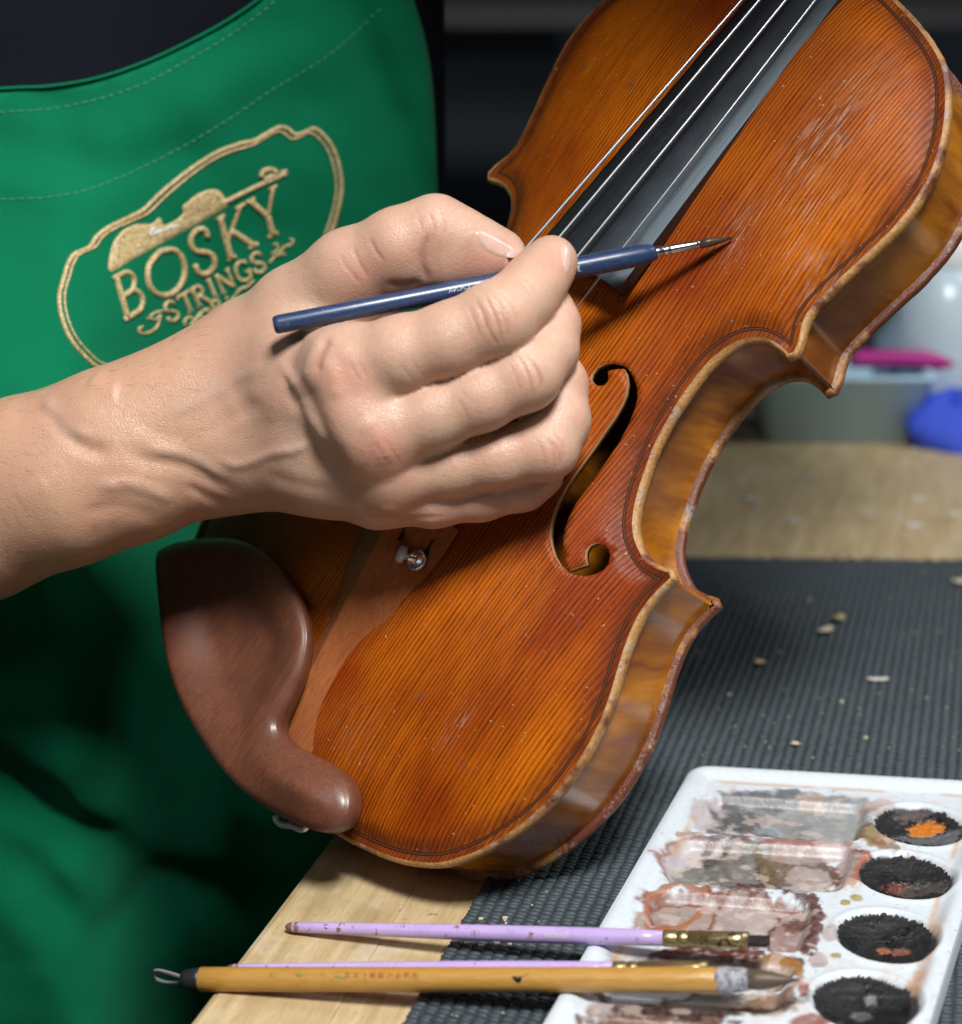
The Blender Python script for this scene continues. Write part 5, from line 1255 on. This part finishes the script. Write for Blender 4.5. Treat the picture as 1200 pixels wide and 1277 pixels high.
eyes = [[hq(-31, 80, 8, 11), hq(-30, 80, 8, 11)], [hq(31, 80, 8, 11), hq(30, 80, 8, 11)]]
neck_ = [[hq(0, -30, -20, 56), (25, 600, 560, 58), (-20, 680, 520, 64)]]
lp = lambda x_, y_, z_, r_: (*(VW_R @ np.array([x_, y_, z_])+VW_T), r_)
lh = [[(165, 850, 392, 34), lp(-36, 440, -95, 29), lp(-26, 425, -50, 24)], [lp(-26, 388, -36, 15), lp(-26, 450, -36, 15)], [lp(-12, 388, -38, 13), lp(-12, 450, -38, 13)]]
lf = [[lp(-16, 384+q*21, -38, 11), lp(12, 383+q*21, -36, 10), lp(29, 382+q*20, -18, 9), lp(27, 382+q*20, 2, 8.4), lp(16, 383+q*20, 11.5, 7.6)] for q in range(4)]
lt = [[lp(-30, 396, -36, 14), lp(-31, 384, -12, 12), lp(-27, 376, 6, 10), lp(-20, 370, 15, 8)]]
D2 = smin(wchain(F2, head, 10), wchain(F2, neck_, 12), 16)
D2 = np.maximum(D2, -wchain(F2, eyes, 2)+3)
D2 = smin(D2, smin(wchain(F2, lh, 8), smin(wchain(F2, lf, 3), wchain(F2, lt, 3), 2), 5), 5)
V2, Q2_ = surface_nets(F2, D2); V2 = smooth_mesh(V2, Q2_, 3); N2 = vnormals(V2, Q2_)
if (N2*(V2-V2.mean(0))).sum() < 0: Q2_ = Q2_[:, ::-1]
me = person.data; nv0 = len(HV)
allV = np.vstack([W(HV), V2])-p_base; allQ = np.vstack([HQ, Q2_+nv0])
nm = mesh_from('person', allV, allQ, m_skin); person.data = nm; bpy.data.meshes.remove(me)
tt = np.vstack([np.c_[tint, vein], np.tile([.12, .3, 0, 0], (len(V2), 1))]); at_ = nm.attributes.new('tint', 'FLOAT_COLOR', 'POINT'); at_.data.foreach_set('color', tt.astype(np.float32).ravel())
m_hairs = simple('dark_hair', (.012, .010, .009), .5, scale=300)
hv = []; hf = []; nu, nv_ = 40, 26
for i in range(nv_+1):
    for j in range(nu):
        th_ = 2*math.pi*j/nu; ph = math.pi*.60*i/nv_*(1-.30*max(0, math.cos(th_))); rr = 1+.02*math.sin(9*th_+i)+.02*hash2(i, j, 4)
        d_ = np.array([math.sin(ph)*math.sin(th_)*75, -6+math.sin(ph)*math.cos(th_)*101, 30+math.cos(ph)*76])*rr; hv.append(hc+hr*d_[0]+fw*(d_[1]-4)+hu*d_[2])
for i in range(nv_):
    for j in range(nu): hf.append((i*nu+j, i*nu+(j+1) % nu, (i+1)*nu+(j+1) % nu, (i+1)*nu+j))
ho = obj('hair', hv, hf, m_hairs, person, True, fix=True, base=p_base); mo = ho.modifiers.new('thickness', 'SOLIDIFY'); mo.thickness = .006
m_eye = simple('eye_white', (.75, .73, .70), .2)
for s_ in (-1, 1):
    c_ = hc+hr*31*s_+fw*72+hu*8; V, F = tube([c_-fw*11, c_-fw*8, c_-fw*3, c_+fw*3, c_+fw*8, c_+fw*10.4, c_+fw*11], [.5, 7.6, 10.6, 10.6, 7.6, 3.4, .4], 20); obj('eye', V, F, m_eye, person, True, base=p_base)
    V, F = tube([c_+fw*9.0, c_+fw*10.3, c_+fw*11.3], [5.2, 4.6, .3], 18); obj('iris', V, F, simple('brown_iris', (.03, .015, .008), .15), person, True, base=p_base)

# ---- fine dark hair on the forearm and the back of the hand
r_h = np.random.default_rng(12); k = np.where((front > .2) & (hp[:, 0] < 420) & (hp[:, 0] > -200))[0]
pw = np.where(hp[k, 0] < 250, 1., .25)*(.3+fbm(hp[k, 0]*.02, hp[k, 1]*.02, 71, 3)); k = r_h.choice(k, 520, replace=False, p=pw/pw.sum())
V = []; F = []
ax_ = np.array([.86, -.22, .0])
for i in k:
    n_ = HN[i]; d_ = ax_*r_h.uniform(.5, 1.)+np.array([0, .9, 0])*r_h.normal(.3, .22); d_ -= n_*(d_@n_); d_ /= np.linalg.norm(d_); L_ = r_h.uniform(3, 7.5); w_ = np.cross(d_, n_)*.022
    p0 = HV[i]; b0 = len(V); bend = np.cross(n_, d_)*r_h.normal(0, .3)
    for u in (0, .4, .75, 1.):
        c_ = p0+d_*L_*u+n_*(.1+.9*u-.5*u*u)*.8+bend*u*u; q = (1-u*.85); V += [c_-w_*q, c_+w_*q, c_+n_*.04*q]
    for j in range(3): 
        a = b0+j*3; F += [(a, a+1, a+4, a+3), (a+1, a+2, a+5, a+4), (a+2, a, a+3, a+5)]
tag(obj('arm_hair', W(np.array(V)), F, simple('brown_arm_hair', (.11, .065, .04), .45), person, True, base=p_base), kind='stuff')

# ================================================================== APRON AND SHIRT (worn: children of the person)
def gauss_line(x, z, P, wd):
    P = np.asarray(P, float); q = np.c_[np.ravel(x), np.ravel(z)]
    return np.exp(-(poly_dist(q, P, False)/wd)**2)
def ap_raw(x, z):
    x = np.asarray(x, float); z = np.asarray(z, float)
    y = 728+58*np.clip((x+215)/190, 0, 2)**2+np.where(z < 150, (150-z)*.03, 0)+np.clip(z-300, 0, None)*.10
    return y-78*sstep(270, 110, z)*sstep(-112, -168, x)
def ap0(px, py):
    d = M_CW @ cray(px, py); s_ = 760.
    for _ in range(14):
        P = CAM0+d*s_; s_ = (float(ap_raw(P[0], P[2]))-CAM0[1])/d[1]
    return (CAM0+d*s_)
xz = lambda L: [ap0(a, b)[[0, 2]] for a, b in L]
FOLDS = [(xz([(-40, 940), (40, 1000), (120, 1060), (200, 1120), (230, 1135)]), 9, 15), (xz([(-40, 985), (60, 1050), (130, 1110), (180, 1140)]), 11, -9),
    (xz([(20, 1020), (100, 1130), (200, 1250), (260, 1340)]), 16, 9), (xz([(-30, 1060), (60, 1180), (120, 1300)]), 14, -6), (xz([(-60, 820), (60, 815), (150, 830)]), 12, 7), (xz([(-60, 870), (60, 880), (160, 940), (300, 1000)]), 22, -9),
    (xz([(170, 1130), (260, 1120), (330, 1140)]), 12, 10), (xz([(200, 1180), (280, 1190), (330, 1200)]), 16, -7),
    (xz([(-40, 175), (60, 195), (130, 215), (220, 190)]), 8, 2.4), (xz([(-40, 215), (50, 235), (120, 245)]), 7, -2.0), (xz([(60, 130), (90, 180), (100, 240)]), 9, 2.2), (xz([(0, 300), (60, 360), (70, 440)]), 18, 3.5), (xz([(430, -20), (470, 90), (520, 190), (548, 260)]), 8, 4.5), (xz([(470, -20), (505, 90), (540, 200)]), 9, -3.5), (xz([(250, 130), (330, 90), (420, 60)]), 12, -2.5)]
def apron_y(x, z):
    x = np.atleast_1d(np.asarray(x, float)); z = np.atleast_1d(np.asarray(z, float)); y = ap_raw(x, z)
    for P, wd, a in FOLDS: y = y+a*gauss_line(x, z, P, wd)
    return y+(fbm(x*.018+7, z*.018, 21, 3)-.5)*9+(fbm(x*.07, z*.07+3, 22, 2)-.5)*1.2
AGX = np.arange(-460, 90, 2.5); AGZ = np.arange(-420, 620, 2.5); _a, _b = np.meshgrid(AGX, AGZ, indexing='ij')
AG = apron_y(_a.ravel(), _b.ravel()).reshape(_a.shape)
def ay(x, z):
    fx = min(max((x-AGX[0])/2.5, 0), len(AGX)-1.001); fz = min(max((z-AGZ[0])/2.5, 0), len(AGZ)-1.001); i, j = int(fx), int(fz); a, b = fx-i, fz-j
    return (AG[i, j]*(1-a)+AG[i+1, j]*a)*(1-b)+(AG[i, j+1]*(1-a)+AG[i+1, j+1]*a)*b
def ap(px, py, off=0.):
    d = M_CW @ cray(px, py); s_ = 760.
    for _ in range(12):
        P = CAM0+d*s_; s_ = (ay(P[0], P[2])-CAM0[1])/d[1]
    P = CAM0+d*s_
    return P+np.array([.12, -.97, .2])*off
APX = [(-420, 150), (-200, 128), (0, 111), (60, 108), (120, 98), (180, 78), (240, 50), (290, 22), (335, -12), (380, -70), (500, -70), (513, -10), (528, 40), (540, 110), (546, 240), (548, 420), (530, 620), (480, 860), (430, 1010), (418, 1120), (410, 1420), (-420, 1420)]
APO = crom(np.array([ap(a, b)[[0, 2]] for a, b in APX]), 5., False); APO = np.vstack([APO, [APO[0]+(APO[-1]-APO[0])*t_ for t_ in np.linspace(.98, .02, 60)]])
gx2, gz2 = np.meshgrid(np.arange(APO[:, 0].min(), APO[:, 0].max(), 3.6), np.arange(APO[:, 1].min(), APO[:, 1].max(), 3.6), indexing='ij')
pts = np.c_[gx2.ravel(), gz2.ravel()]; pts = pts[in_poly(pts[:, 0], pts[:, 1], APO)]; pts = pts[poly_dist(pts, APO) > 2.]
n0 = len(APO); v, e, f, *_ = delaunay_2d_cdt([Vector(p) for p in np.vstack([APO, pts])], [(i, (i+1) % n0) for i in range(n0)], [], 0, 1e-5)
v = np.array([tuple(q) for q in v]); T = np.array([t for t in f if len(t) == 3]); c = v[T].mean(1); T = T[in_poly(c[:, 0], c[:, 1], APO)]
yv = apron_y(v[:, 0], v[:, 1]); Vf = np.c_[v[:, 0], yv, v[:, 1]]
ar = (Vf[T[:, 1]]-Vf[T[:, 0]]); ar2 = (Vf[T[:, 2]]-Vf[T[:, 0]]); ny = np.cross(ar, ar2)[:, 1]; T[ny > 0] = T[ny > 0][:, ::-1]
def cloth(name, ca, cb, twill=True):
    t = NT(name); vv = t.coord(scale=(1000, 1000, 1000)); x, y, z = t.sep(vv)
    tw = t.math('SINE', t.math('MULTIPLY', t.math('ADD', t.math('MULTIPLY', x, .80), t.math('MULTIPLY', z, 1.0)), 5.0))
    th_ = t.noise(t.comb(t.math('MULTIPLY', x, 2.4), y, t.math('MULTIPLY', z, 2.4)), 1, 3, .6); n = t.noise(vv, .02, 3); l_ = t.noise(vv, .35, 4, .7)
    c = t.mix(n, ca, cb); c = t.mix(t.math('MULTIPLY', t.math('MULTIPLY_ADD', tw, .5, .5), .22), c, tuple(min(1, q*1.6+.01) for q in cb)); c = t.mix(t.math('MULTIPLY', th_, .25), c, tuple(q*.5 for q in ca))
    h = t.math('ADD', t.math('MULTIPLY', tw, .5), t.math('ADD', th_, t.math('MULTIPLY', l_, .5)))
    t.set(Base_Color=c, Roughness=.85, Normal=t.bump(h, .00025, .7), Sheen_Weight=(.03 if twill else 0.), Sheen_Roughness=.5, Specular_IOR_Level=(.08 if twill else .04)); return t.m
m_green = cloth('green_twill', (.0006, .128, .056), (.001, .175, .080)); m_shirt = cloth('dark_jersey', (.006, .007, .012), (.010, .012, .018), False)
apron = obj('apron', Vf, T, m_green, person, True, base=p_base)
mo = apron.modifiers.new('cloth_thickness', 'SOLIDIFY'); mo.thickness = .0011; mo.offset = -1
# rolled hem along the top and stitching
m_stitch = simple('pale_green_thread', (.10, .38, .23), .7)
hem = [ap(a, b, .9) for a, b in crom(APX[1:10], 8)]
V, F = tube(hem, .65, 8, up=(0, -1, 0)); obj('hem', V, F, m_green, apron, True, base=p_base)
def stitches(L, on=5., off=3.2, r_=.17):
    P = crom(L, 2.0); P = np.array([ap(a, b, .55) for a, b in P]); s_ = np.r_[0, np.cumsum(np.linalg.norm(np.diff(P, axis=0), axis=1))]; k = MB(); x_ = 0
    on, off = 2.7, .9
    while x_+on < s_[-1]:
        q = [np.array([np.interp(x_+on*u, s_, P[:, c_]) for c_ in range(3)]) for u in (0, .5, 1)]; q[0][1] += .5; q[2][1] += .5
        V, F = tube(q, r_, 5); k.add(V, F); x_ += on+off
    o = k.build('stitching', m_stitch, apron, p_base); tag(o, kind='stuff')
stitches([(-60, 150), (0, 140), (60, 136), (120, 124), (180, 104), (240, 72), (290, 42), (335, 8), (360, -20)])
stitches([(-60, 258), (0, 249), (60, 246), (110, 236), (170, 212), (230, 182), (290, 146), (340, 112), (400, 76), (440, 44), (480, 5)])
# ---- embroidered badge
t = NT('gold_thread'); vv = t.coord(scale=(1000, 1000, 1000)); n = t.noise(vv, .8, 3, .7); n2 = t.noise(vv, .2, 2)
c = t.mix(t.ramp(n, [(.35, (0,)*3), (.65, (1,)*3)]), (.27, .15, .045), (.78, .62, .34)); c = t.mix(t.math('MULTIPLY', n2, .3), c, (.42, .36, .12))
t.set(Base_Color=c, Roughness=.42, Sheen_Weight=.2, Normal=t.bump(n, .0004, .9)); m_gold = t.m
t = NT('white_thread'); t.set(Base_Color=(.72, .74, .74), Roughness=.5); m_wth = t.m
z2p = lambda q: (q[0]/2.4, 100+q[1]/2.4)
def emb(L, r_, name, closed=False, m_=None, step=1.3):
    P = crom([z2p(q) for q in L], step*3, closed) if len(L) > 2 else resample([z2p(q) for q in L], max(2, int(np.linalg.norm(np.subtract(L[0], L[1]))/8)))
    rr = r_ if np.isscalar(r_) else np.interp(np.linspace(0, 1, len(P)), np.linspace(0, 1, len(r_)), r_)
    return tube([ap(a, b, .55) for a, b in P], rr, 8, .55, up=(0, -1, 0))
def sewn(strokes, name, m_=None):
    k = MB()
    for L, r_ in strokes: k.add(*emb(L, r_, name))
    return k.build(name, m_ or m_gold, apron, p_base)
bord = [(388, 852), (345, 866), (295, 860), (258, 830), (215, 780), (187, 715), (178, 650), (193, 585), (207, 543), (225, 520), (268, 500), (290, 468), (328, 440), (380, 415), (430, 388), (480, 340), (540, 290), (600, 247), (660, 212), (720, 191), (762, 181), (800, 160), (838, 141), (862, 146), (880, 162), (905, 160), (943, 146), (985, 185), (1010, 240), (1022, 310), (1016, 370), (1000, 430), (985, 470)]
cen = np.array([600, 500]); inn = [tuple(np.array(q)+(cen-np.array(q))/np.linalg.norm(cen-np.array(q))*17) for q in bord]
sewn([(bord, .9)], 'badge_border'); sewn([(inn, .5)], 'badge_border')
# violin emblem: a filled silhouette, raised
sil = [(330, 572), (329, 520), (345, 475), (375, 445), (410, 431), (445, 431), (462, 425), (475, 411), (484, 416), (488, 432), (512, 427), (538, 410), (550, 395), (546, 378), (562, 364), (592, 340), (630, 327), (656, 331), (674, 352), (680, 378), (600, 425), (500, 479), (400, 534)]
S2 = crom([z2p(q) for q in sil], 4., True); mn, mx_ = S2.min(0), S2.max(0)
gp = np.array([(a, b) for a in np.arange(mn[0], mx_[0], 2.2) for b in np.arange(mn[1], mx_[1], 2.2)]); gp = gp[in_poly(gp[:, 0], gp[:, 1], S2)]; dS = poly_dist(gp, S2); gp = gp[dS > 1.0]
n0 = len(S2); vq, e, f, *_ = delaunay_2d_cdt([Vector(p) for p in np.vstack([S2, gp])], [(i, (i+1) % n0) for i in range(n0)], [], 0, 1e-5)
vq = np.array([tuple(q) for q in vq]); T = np.array([t_ for t_ in f if len(t_) == 3]); c = vq[T].mean(1); T = T[in_poly(c[:, 0], c[:, 1], S2)]
dd = poly_dist(vq, S2); hts = .15+.75*sstep(0, 3, dd)+.35*(hash2(np.arange(len(vq)), 3)-.5)*(dd > .5)
obj('violin_emblem', [ap(a, b, h) for (a, b), h in zip(vq, hts)], T, m_gold, apron, True, fix=False, base=p_base)
sewn([([(660, 372), (740, 332), (800, 304), (858, 279)], 1.0), ([(782, 292), (785, 276), (800, 268), (822, 270), (828, 284)], 1.1), ([(790, 300), (808, 290), (826, 288)], 1.2), ([(835, 276), (860, 272)], .7)], 'emblem_neck')
sewn([([(535, 432), (510, 440), (480, 450), (452, 462), (447, 455), (458, 444), (470, 440)], .75)], 'emblem_soundhole', m_wth)
# letters: strokes in a sheared frame, u along the line, v up
def letters(word, org, du, dv, adv, wd, r_, thin):
    GL = {'B': [([(0.1, 0), (.1, 1)], 1), ([(0, 0), (.3, 0), (.62, .04), (.78, .26), (.6, .5), (.2, .52)], .85), ([(0, 1), (.3, 1), (.55, .96), (.68, .76), (.52, .54), (.2, .52)], .8)],
          'O': [([(.5, 1.02), (.14, .86), (.0, .5), (.14, .14), (.5, -.02), (.86, .14), (1.0, .5), (.86, .86), (.5, 1.02)], .95)],
          'S': [([(.85, .72), (.84, .92), (.66, 1.0), (.46, 1.02), (.16, .92), (.10, .72), (.28, .56), (.62, .44), (.86, .28), (.80, .06), (.5, -.02), (.24, .02), (.05, .14), (.04, .32)], .9)],
          'K': [([(.12, 0), (.12, 1)], 1), ([(0, 0), (.3, 0)], .6), ([(0, 1), (.3, 1)], .6), ([(.82, 1), (.16, .42)], .6), ([(.36, .58), (.92, 0)], .95), ([(.66, 1), (.98, 1)], .55), ([(.72, 0), (1.05, 0)], .6)],
          'Y': [([(.08, 1), (.5, .45)], .95), ([(.92, 1), (.5, .45)], .6), ([(.5, .46), (.5, 0)], 1), ([(-.08, 1), (.26, 1)], .55), ([(.76, 1), (1.06, 1)], .55), ([(.32, 0), (.68, 0)], .6)],
          'T': [([(0, 1), (1, 1)], .7), ([(.5, 1), (.5, 0)], 1), ([(0, 1), (0, .78)], .5), ([(1, 1), (1, .78)], .5), ([(.3, 0), (.7, 0)], .6)],
          'R': [([(.12, 0), (.12, 1)], 1), ([(0, 0), (.3, 0)], .6), ([(0, 1), (.3, 1), (.62, .96), (.76, .74), (.58, .52), (.16, .5)], .85), ([(.42, .5), (.86, 0), (1.0, 0)], .95)],
          'I': [([(.5, 0), (.5, 1)], 1), ([(.2, 0), (.8, 0)], .6), ([(.2, 1), (.8, 1)], .6)],
          'N': [([(.1, 0), (.1, 1)], .7), ([(.1, 1), (.88, 0)], 1), ([(.88, 0), (.88, 1)], .7), ([(-.05, 1), (.15, 1)], .5), ([(-.05, 0), (.28, 0)], .55), ([(.7, 1), (1.05, 1)], .55)],
          'G': [([(.88, .74), (.84, .92), (.55, 1.02), (.18, .88), (.02, .5), (.16, .12), (.55, -.02), (.86, .08), (.88, .38)], .9), ([(.6, .40), (1.04, .40)], .6)]}
    for ch, a, w_ in zip(word, adv, wd):
        st = [([tuple(np.array(org)+np.array(du)*(a+q[0]*w_)+np.array(dv)*q[1]) for q in L], r_*s_) for L, s_ in GL[ch]]
        sewn(st, 'embroidered_letter')
letters('BOSKY', (374, 716), (470, -268), (-34, -122), (0., .185, .465, .655, .855), (.165, .225, .135, .185, .175), 1.35, .6)
letters('STRINGS', (508, 727), (296, -166), (-22, -52), (0., .15, .285, .425, .53, .71, .875), (.115, .125, .13, .08, .14, .135, .115), .92, .5)
sewn([([(492, 690), (470, 694), (450, 706), (462, 718), (476, 708)], .55), ([(480, 700), (470, 738), (440, 758), (420, 756), (416, 742), (428, 738)], .6), ([(452, 716), (440, 712)], .5)], 'scroll_ornament')
sewn([([(806, 548), (822, 528), (842, 520), (856, 524)], .55), ([(812, 520), (832, 508), (830, 490), (818, 492)], .5), ([(832, 530), (850, 500), (872, 492), (878, 480), (868, 474)], .6)], 'scroll_ornament')
sewn([([(556, 738), (552, 720), (568, 708), (580, 720), (570, 732)], .6), ([(578, 730), (600, 698), (622, 686), (630, 702), (612, 714), (596, 702)], .7), ([(620, 708), (645, 686), (658, 670), (646, 658), (632, 670), (650, 686), (680, 676), (702, 650)], .7), ([(702, 650), (718, 626), (740, 618), (760, 598)], .6), ([(670, 686), (682, 662), (676, 646)], .5)], 'scroll_ornament')
# ---- shirt: the torso behind the apron, leaning in above it, and the sleeves
V = []; F = []; zs = np.arange(-330, 570, 20.); n = 44
for z in zs:
    ln = max(0., z-345); xr = -16+.42*ln; xl = -440+.55*ln; pinch = max(0., z-500)/70.
    xs = np.linspace(xl+60*pinch, xr-60*pinch, 26); ys_ = ap_raw(np.minimum(xs, -16), np.full(26, min(z, 345.)))+34-.85*ln+60*pinch
    V += [(a, b, z) for a, b in zip(xs, ys_)]
    for k in range(18):
        a = math.pi*(k+1)/19; V.append(((xs[0]+xs[-1])/2+(xs[-1]-xs[0])/2*math.cos(a), (ys_[-1] if k < 9 else max(ys_[0], 760-.85*ln))+(170-70*pinch)*math.sin(a), z))
for i in range(len(zs)-1):
    for j in range(n): F.append((i*n+j, i*n+(j+1) % n, (i+1)*n+(j+1) % n, (i+1)*n+j))
F += [tuple(range(n)), tuple((len(zs)-1)*n+j for j in range(n))]
obj('shirt', V, F, m_shirt, person, True, fix=True, base=p_base)
V, F = tube(crom([(0, 720, 480), (70, 800, 440), (150, 870, 405), (165, 850, 392)], 20), np.linspace(74, 46, len(crom([(0, 720, 480), (70, 800, 440), (150, 870, 405), (165, 850, 392)], 20))), 24); obj('sleeve', V, F, m_shirt, person, True, base=p_base)
e0 = W(jp(-300, 715, 682)); V, F = tube([e0, e0+np.array([-40, 40, -10]), (-400, 800, 180), (-420, 850, 330), (-380, 880, 470)], [40, 52, 60, 72, 80], 24); obj('sleeve', V, F, m_shirt, person, True, base=p_base)

# ================================================================== THINGS FAR BEHIND, out of focus
def bev(o, w_=.003):
    m_ = o.modifiers.new('soft_edge', 'BEVEL'); m_.width = w_; m_.segments = 3; return o
bz = lambda px, py, z=0.: on_z(px, py, z)
m_ltblue = simple('pale_blue_plastic', (.44, .66, .82), .4, scale=20); m_cloth = simple('blue_cloth', (.035, .085, .62), .8, scale=40); m_mag = simple('magenta_plastic', (.38, .012, .20), .4, scale=20); m_wlid = simple('white_plastic', (.72, .76, .78), .4, scale=20)
q = bz(1042, 538); root = empty('plastic_tray', q); tag(root, 'pale blue plastic tub standing at the far end of the bench', 'tub')
V = []; F = []; pr = [(52, 32, 0), (56, 36, 42), (59, 39, 44), (59, 39, 46), (54, 34, 46), (50, 30, 3)]
for a, b, z in pr: V += [(x_*a, y_*b, z) for x_, y_ in ((-1, -.8), (-.9, -1), (.9, -1), (1, -.8), (1, .8), (.9, 1), (-.9, 1), (-1, .8))]
for i in range(5): F += [(i*8+j, i*8+(j+1) % 8, (i+1)*8+(j+1) % 8, (i+1)*8+j) for j in range(8)]
F += [tuple(range(7, -1, -1)), tuple(40+j for j in range(8))]
obj('tub_wall', V, F, m_ltblue, root, True, fix=True)
q2 = q+np.array([0, 0, 47]); P = [q2+np.array(d_) for d_ in ((5, -12, 6), (45, -8, 5), (85, 0, 0), (130, 10, -4), (170, 22, -6))]
V, F = tube(crom(P, 6), 7.5, 14, .8); o = obj('strap', V, F, m_mag, None, True, base=q2); o.location = q2*S; tag(o, 'magenta strap draped across the pale blue tub', 'strap')
q = bz(1190, 551); V = []; F = []
for i in range(12):
    for j in range(24):
        a = math.pi/2*i/11; b = 2*math.pi*j/24; r_ = 1+.22*math.sin(3*b+i*.6)+.1*math.sin(7*b); V.append((42*math.cos(a)*math.cos(b)*r_, 26*math.cos(a)*math.sin(b)*r_, 32*math.sin(a)*(1+.15*math.sin(5*b+i))))
for i in range(11): F += [(i*24+j, i*24+(j+1) % 24, (i+1)*24+(j+1) % 24, (i+1)*24+j) for j in range(24)]
o = obj('blue_rag', V, F, m_cloth, None, True); o.location = q*S; tag(o, 'crumpled bright blue rag on the far bench beside the pale tub', 'rag')
q = bz(1168, 528); root = empty('storage_jar', q); tag(root, 'clear bluish jar with a white cap behind the blue rag', 'jar')
glass = simple('cloudy_plastic', (.50, .62, .70), .25, scale=20)
V, F = tube([(0, 0, 0), (0, 0, 4), (0, 0, 90), (0, 0, 105), (0, 0, 112)], [30, 32, 32, 22, 16], 24); obj('jar_body', V, F, glass, root, True)
V, F = tube([(0, 0, 110), (0, 0, 112), (0, 0, 128), (0, 0, 130)], [18, 19, 19, 17], 24); obj('cap', V, F, m_wlid, root, True)
q = bz(1120, 524); V, F = tube([(0, 0, 0), (0, 0, 60), (0, 0, 76), (0, 0, 96)], [20, 20, 9, 9], 20); o = obj('glue_bottle', V, F, simple('grey_blue_bottle', (.20, .28, .34), .35, scale=20), None, True); o.location = q*S; tag(o, 'slate blue bottle half hidden by the violin rib beside the jar', 'bottle')
# pale flecks on the far bench
r = random.Random(11); k = MB()
for (px, py, s_) in ((935, 622, 9), (1012, 592, 7), (1140, 562, 6), (1140, 655, 9), (1145, 622, 8), (1190, 640, 7), (990, 650, 6)):
    V, F = box(on_z(px, py, .8), s_, s_*.6, .9); k.add(V, F)
tag(k.build('paper_scraps', simple('white_scrap', (.66, .66, .60), .7), None, smooth=False), 'pale scraps scattered on the bare far bench', 'scraps', kind='stuff')
# the dark shelf unit behind
root = empty('tool_shelf', (40, 2100, -900)); tag(root, 'dark shelf unit in the shadowy background', 'shelf')
m_sh = simple('black_shelf', (.012, .013, .015), .6); m_bar = simple('slate_grey_bin', (.085, .115, .135), .5)
for z in (700, 1150, 1330, 1700): obj('shelf_board', *box((-40, 0, z), 1500, 300, 24), m_sh, root, False)
for x_ in (-780, 690): obj('shelf_post', *box((x_, 0, 950), 40, 300, 1900), m_sh, root, False)
q = at(620, 52, 2000); bn = empty('storage_bin', q); tag(bn, 'long slate grey bin on the dark shelf behind the violin', 'bin')
bev(obj('bin_body', *box((-30, 40, 0), 190, 120, 52), m_bar, bn, False), .008); bev(obj('bin_lid', *box((-30, 40, 30), 200, 130, 8), m_sh, bn, False), .003)
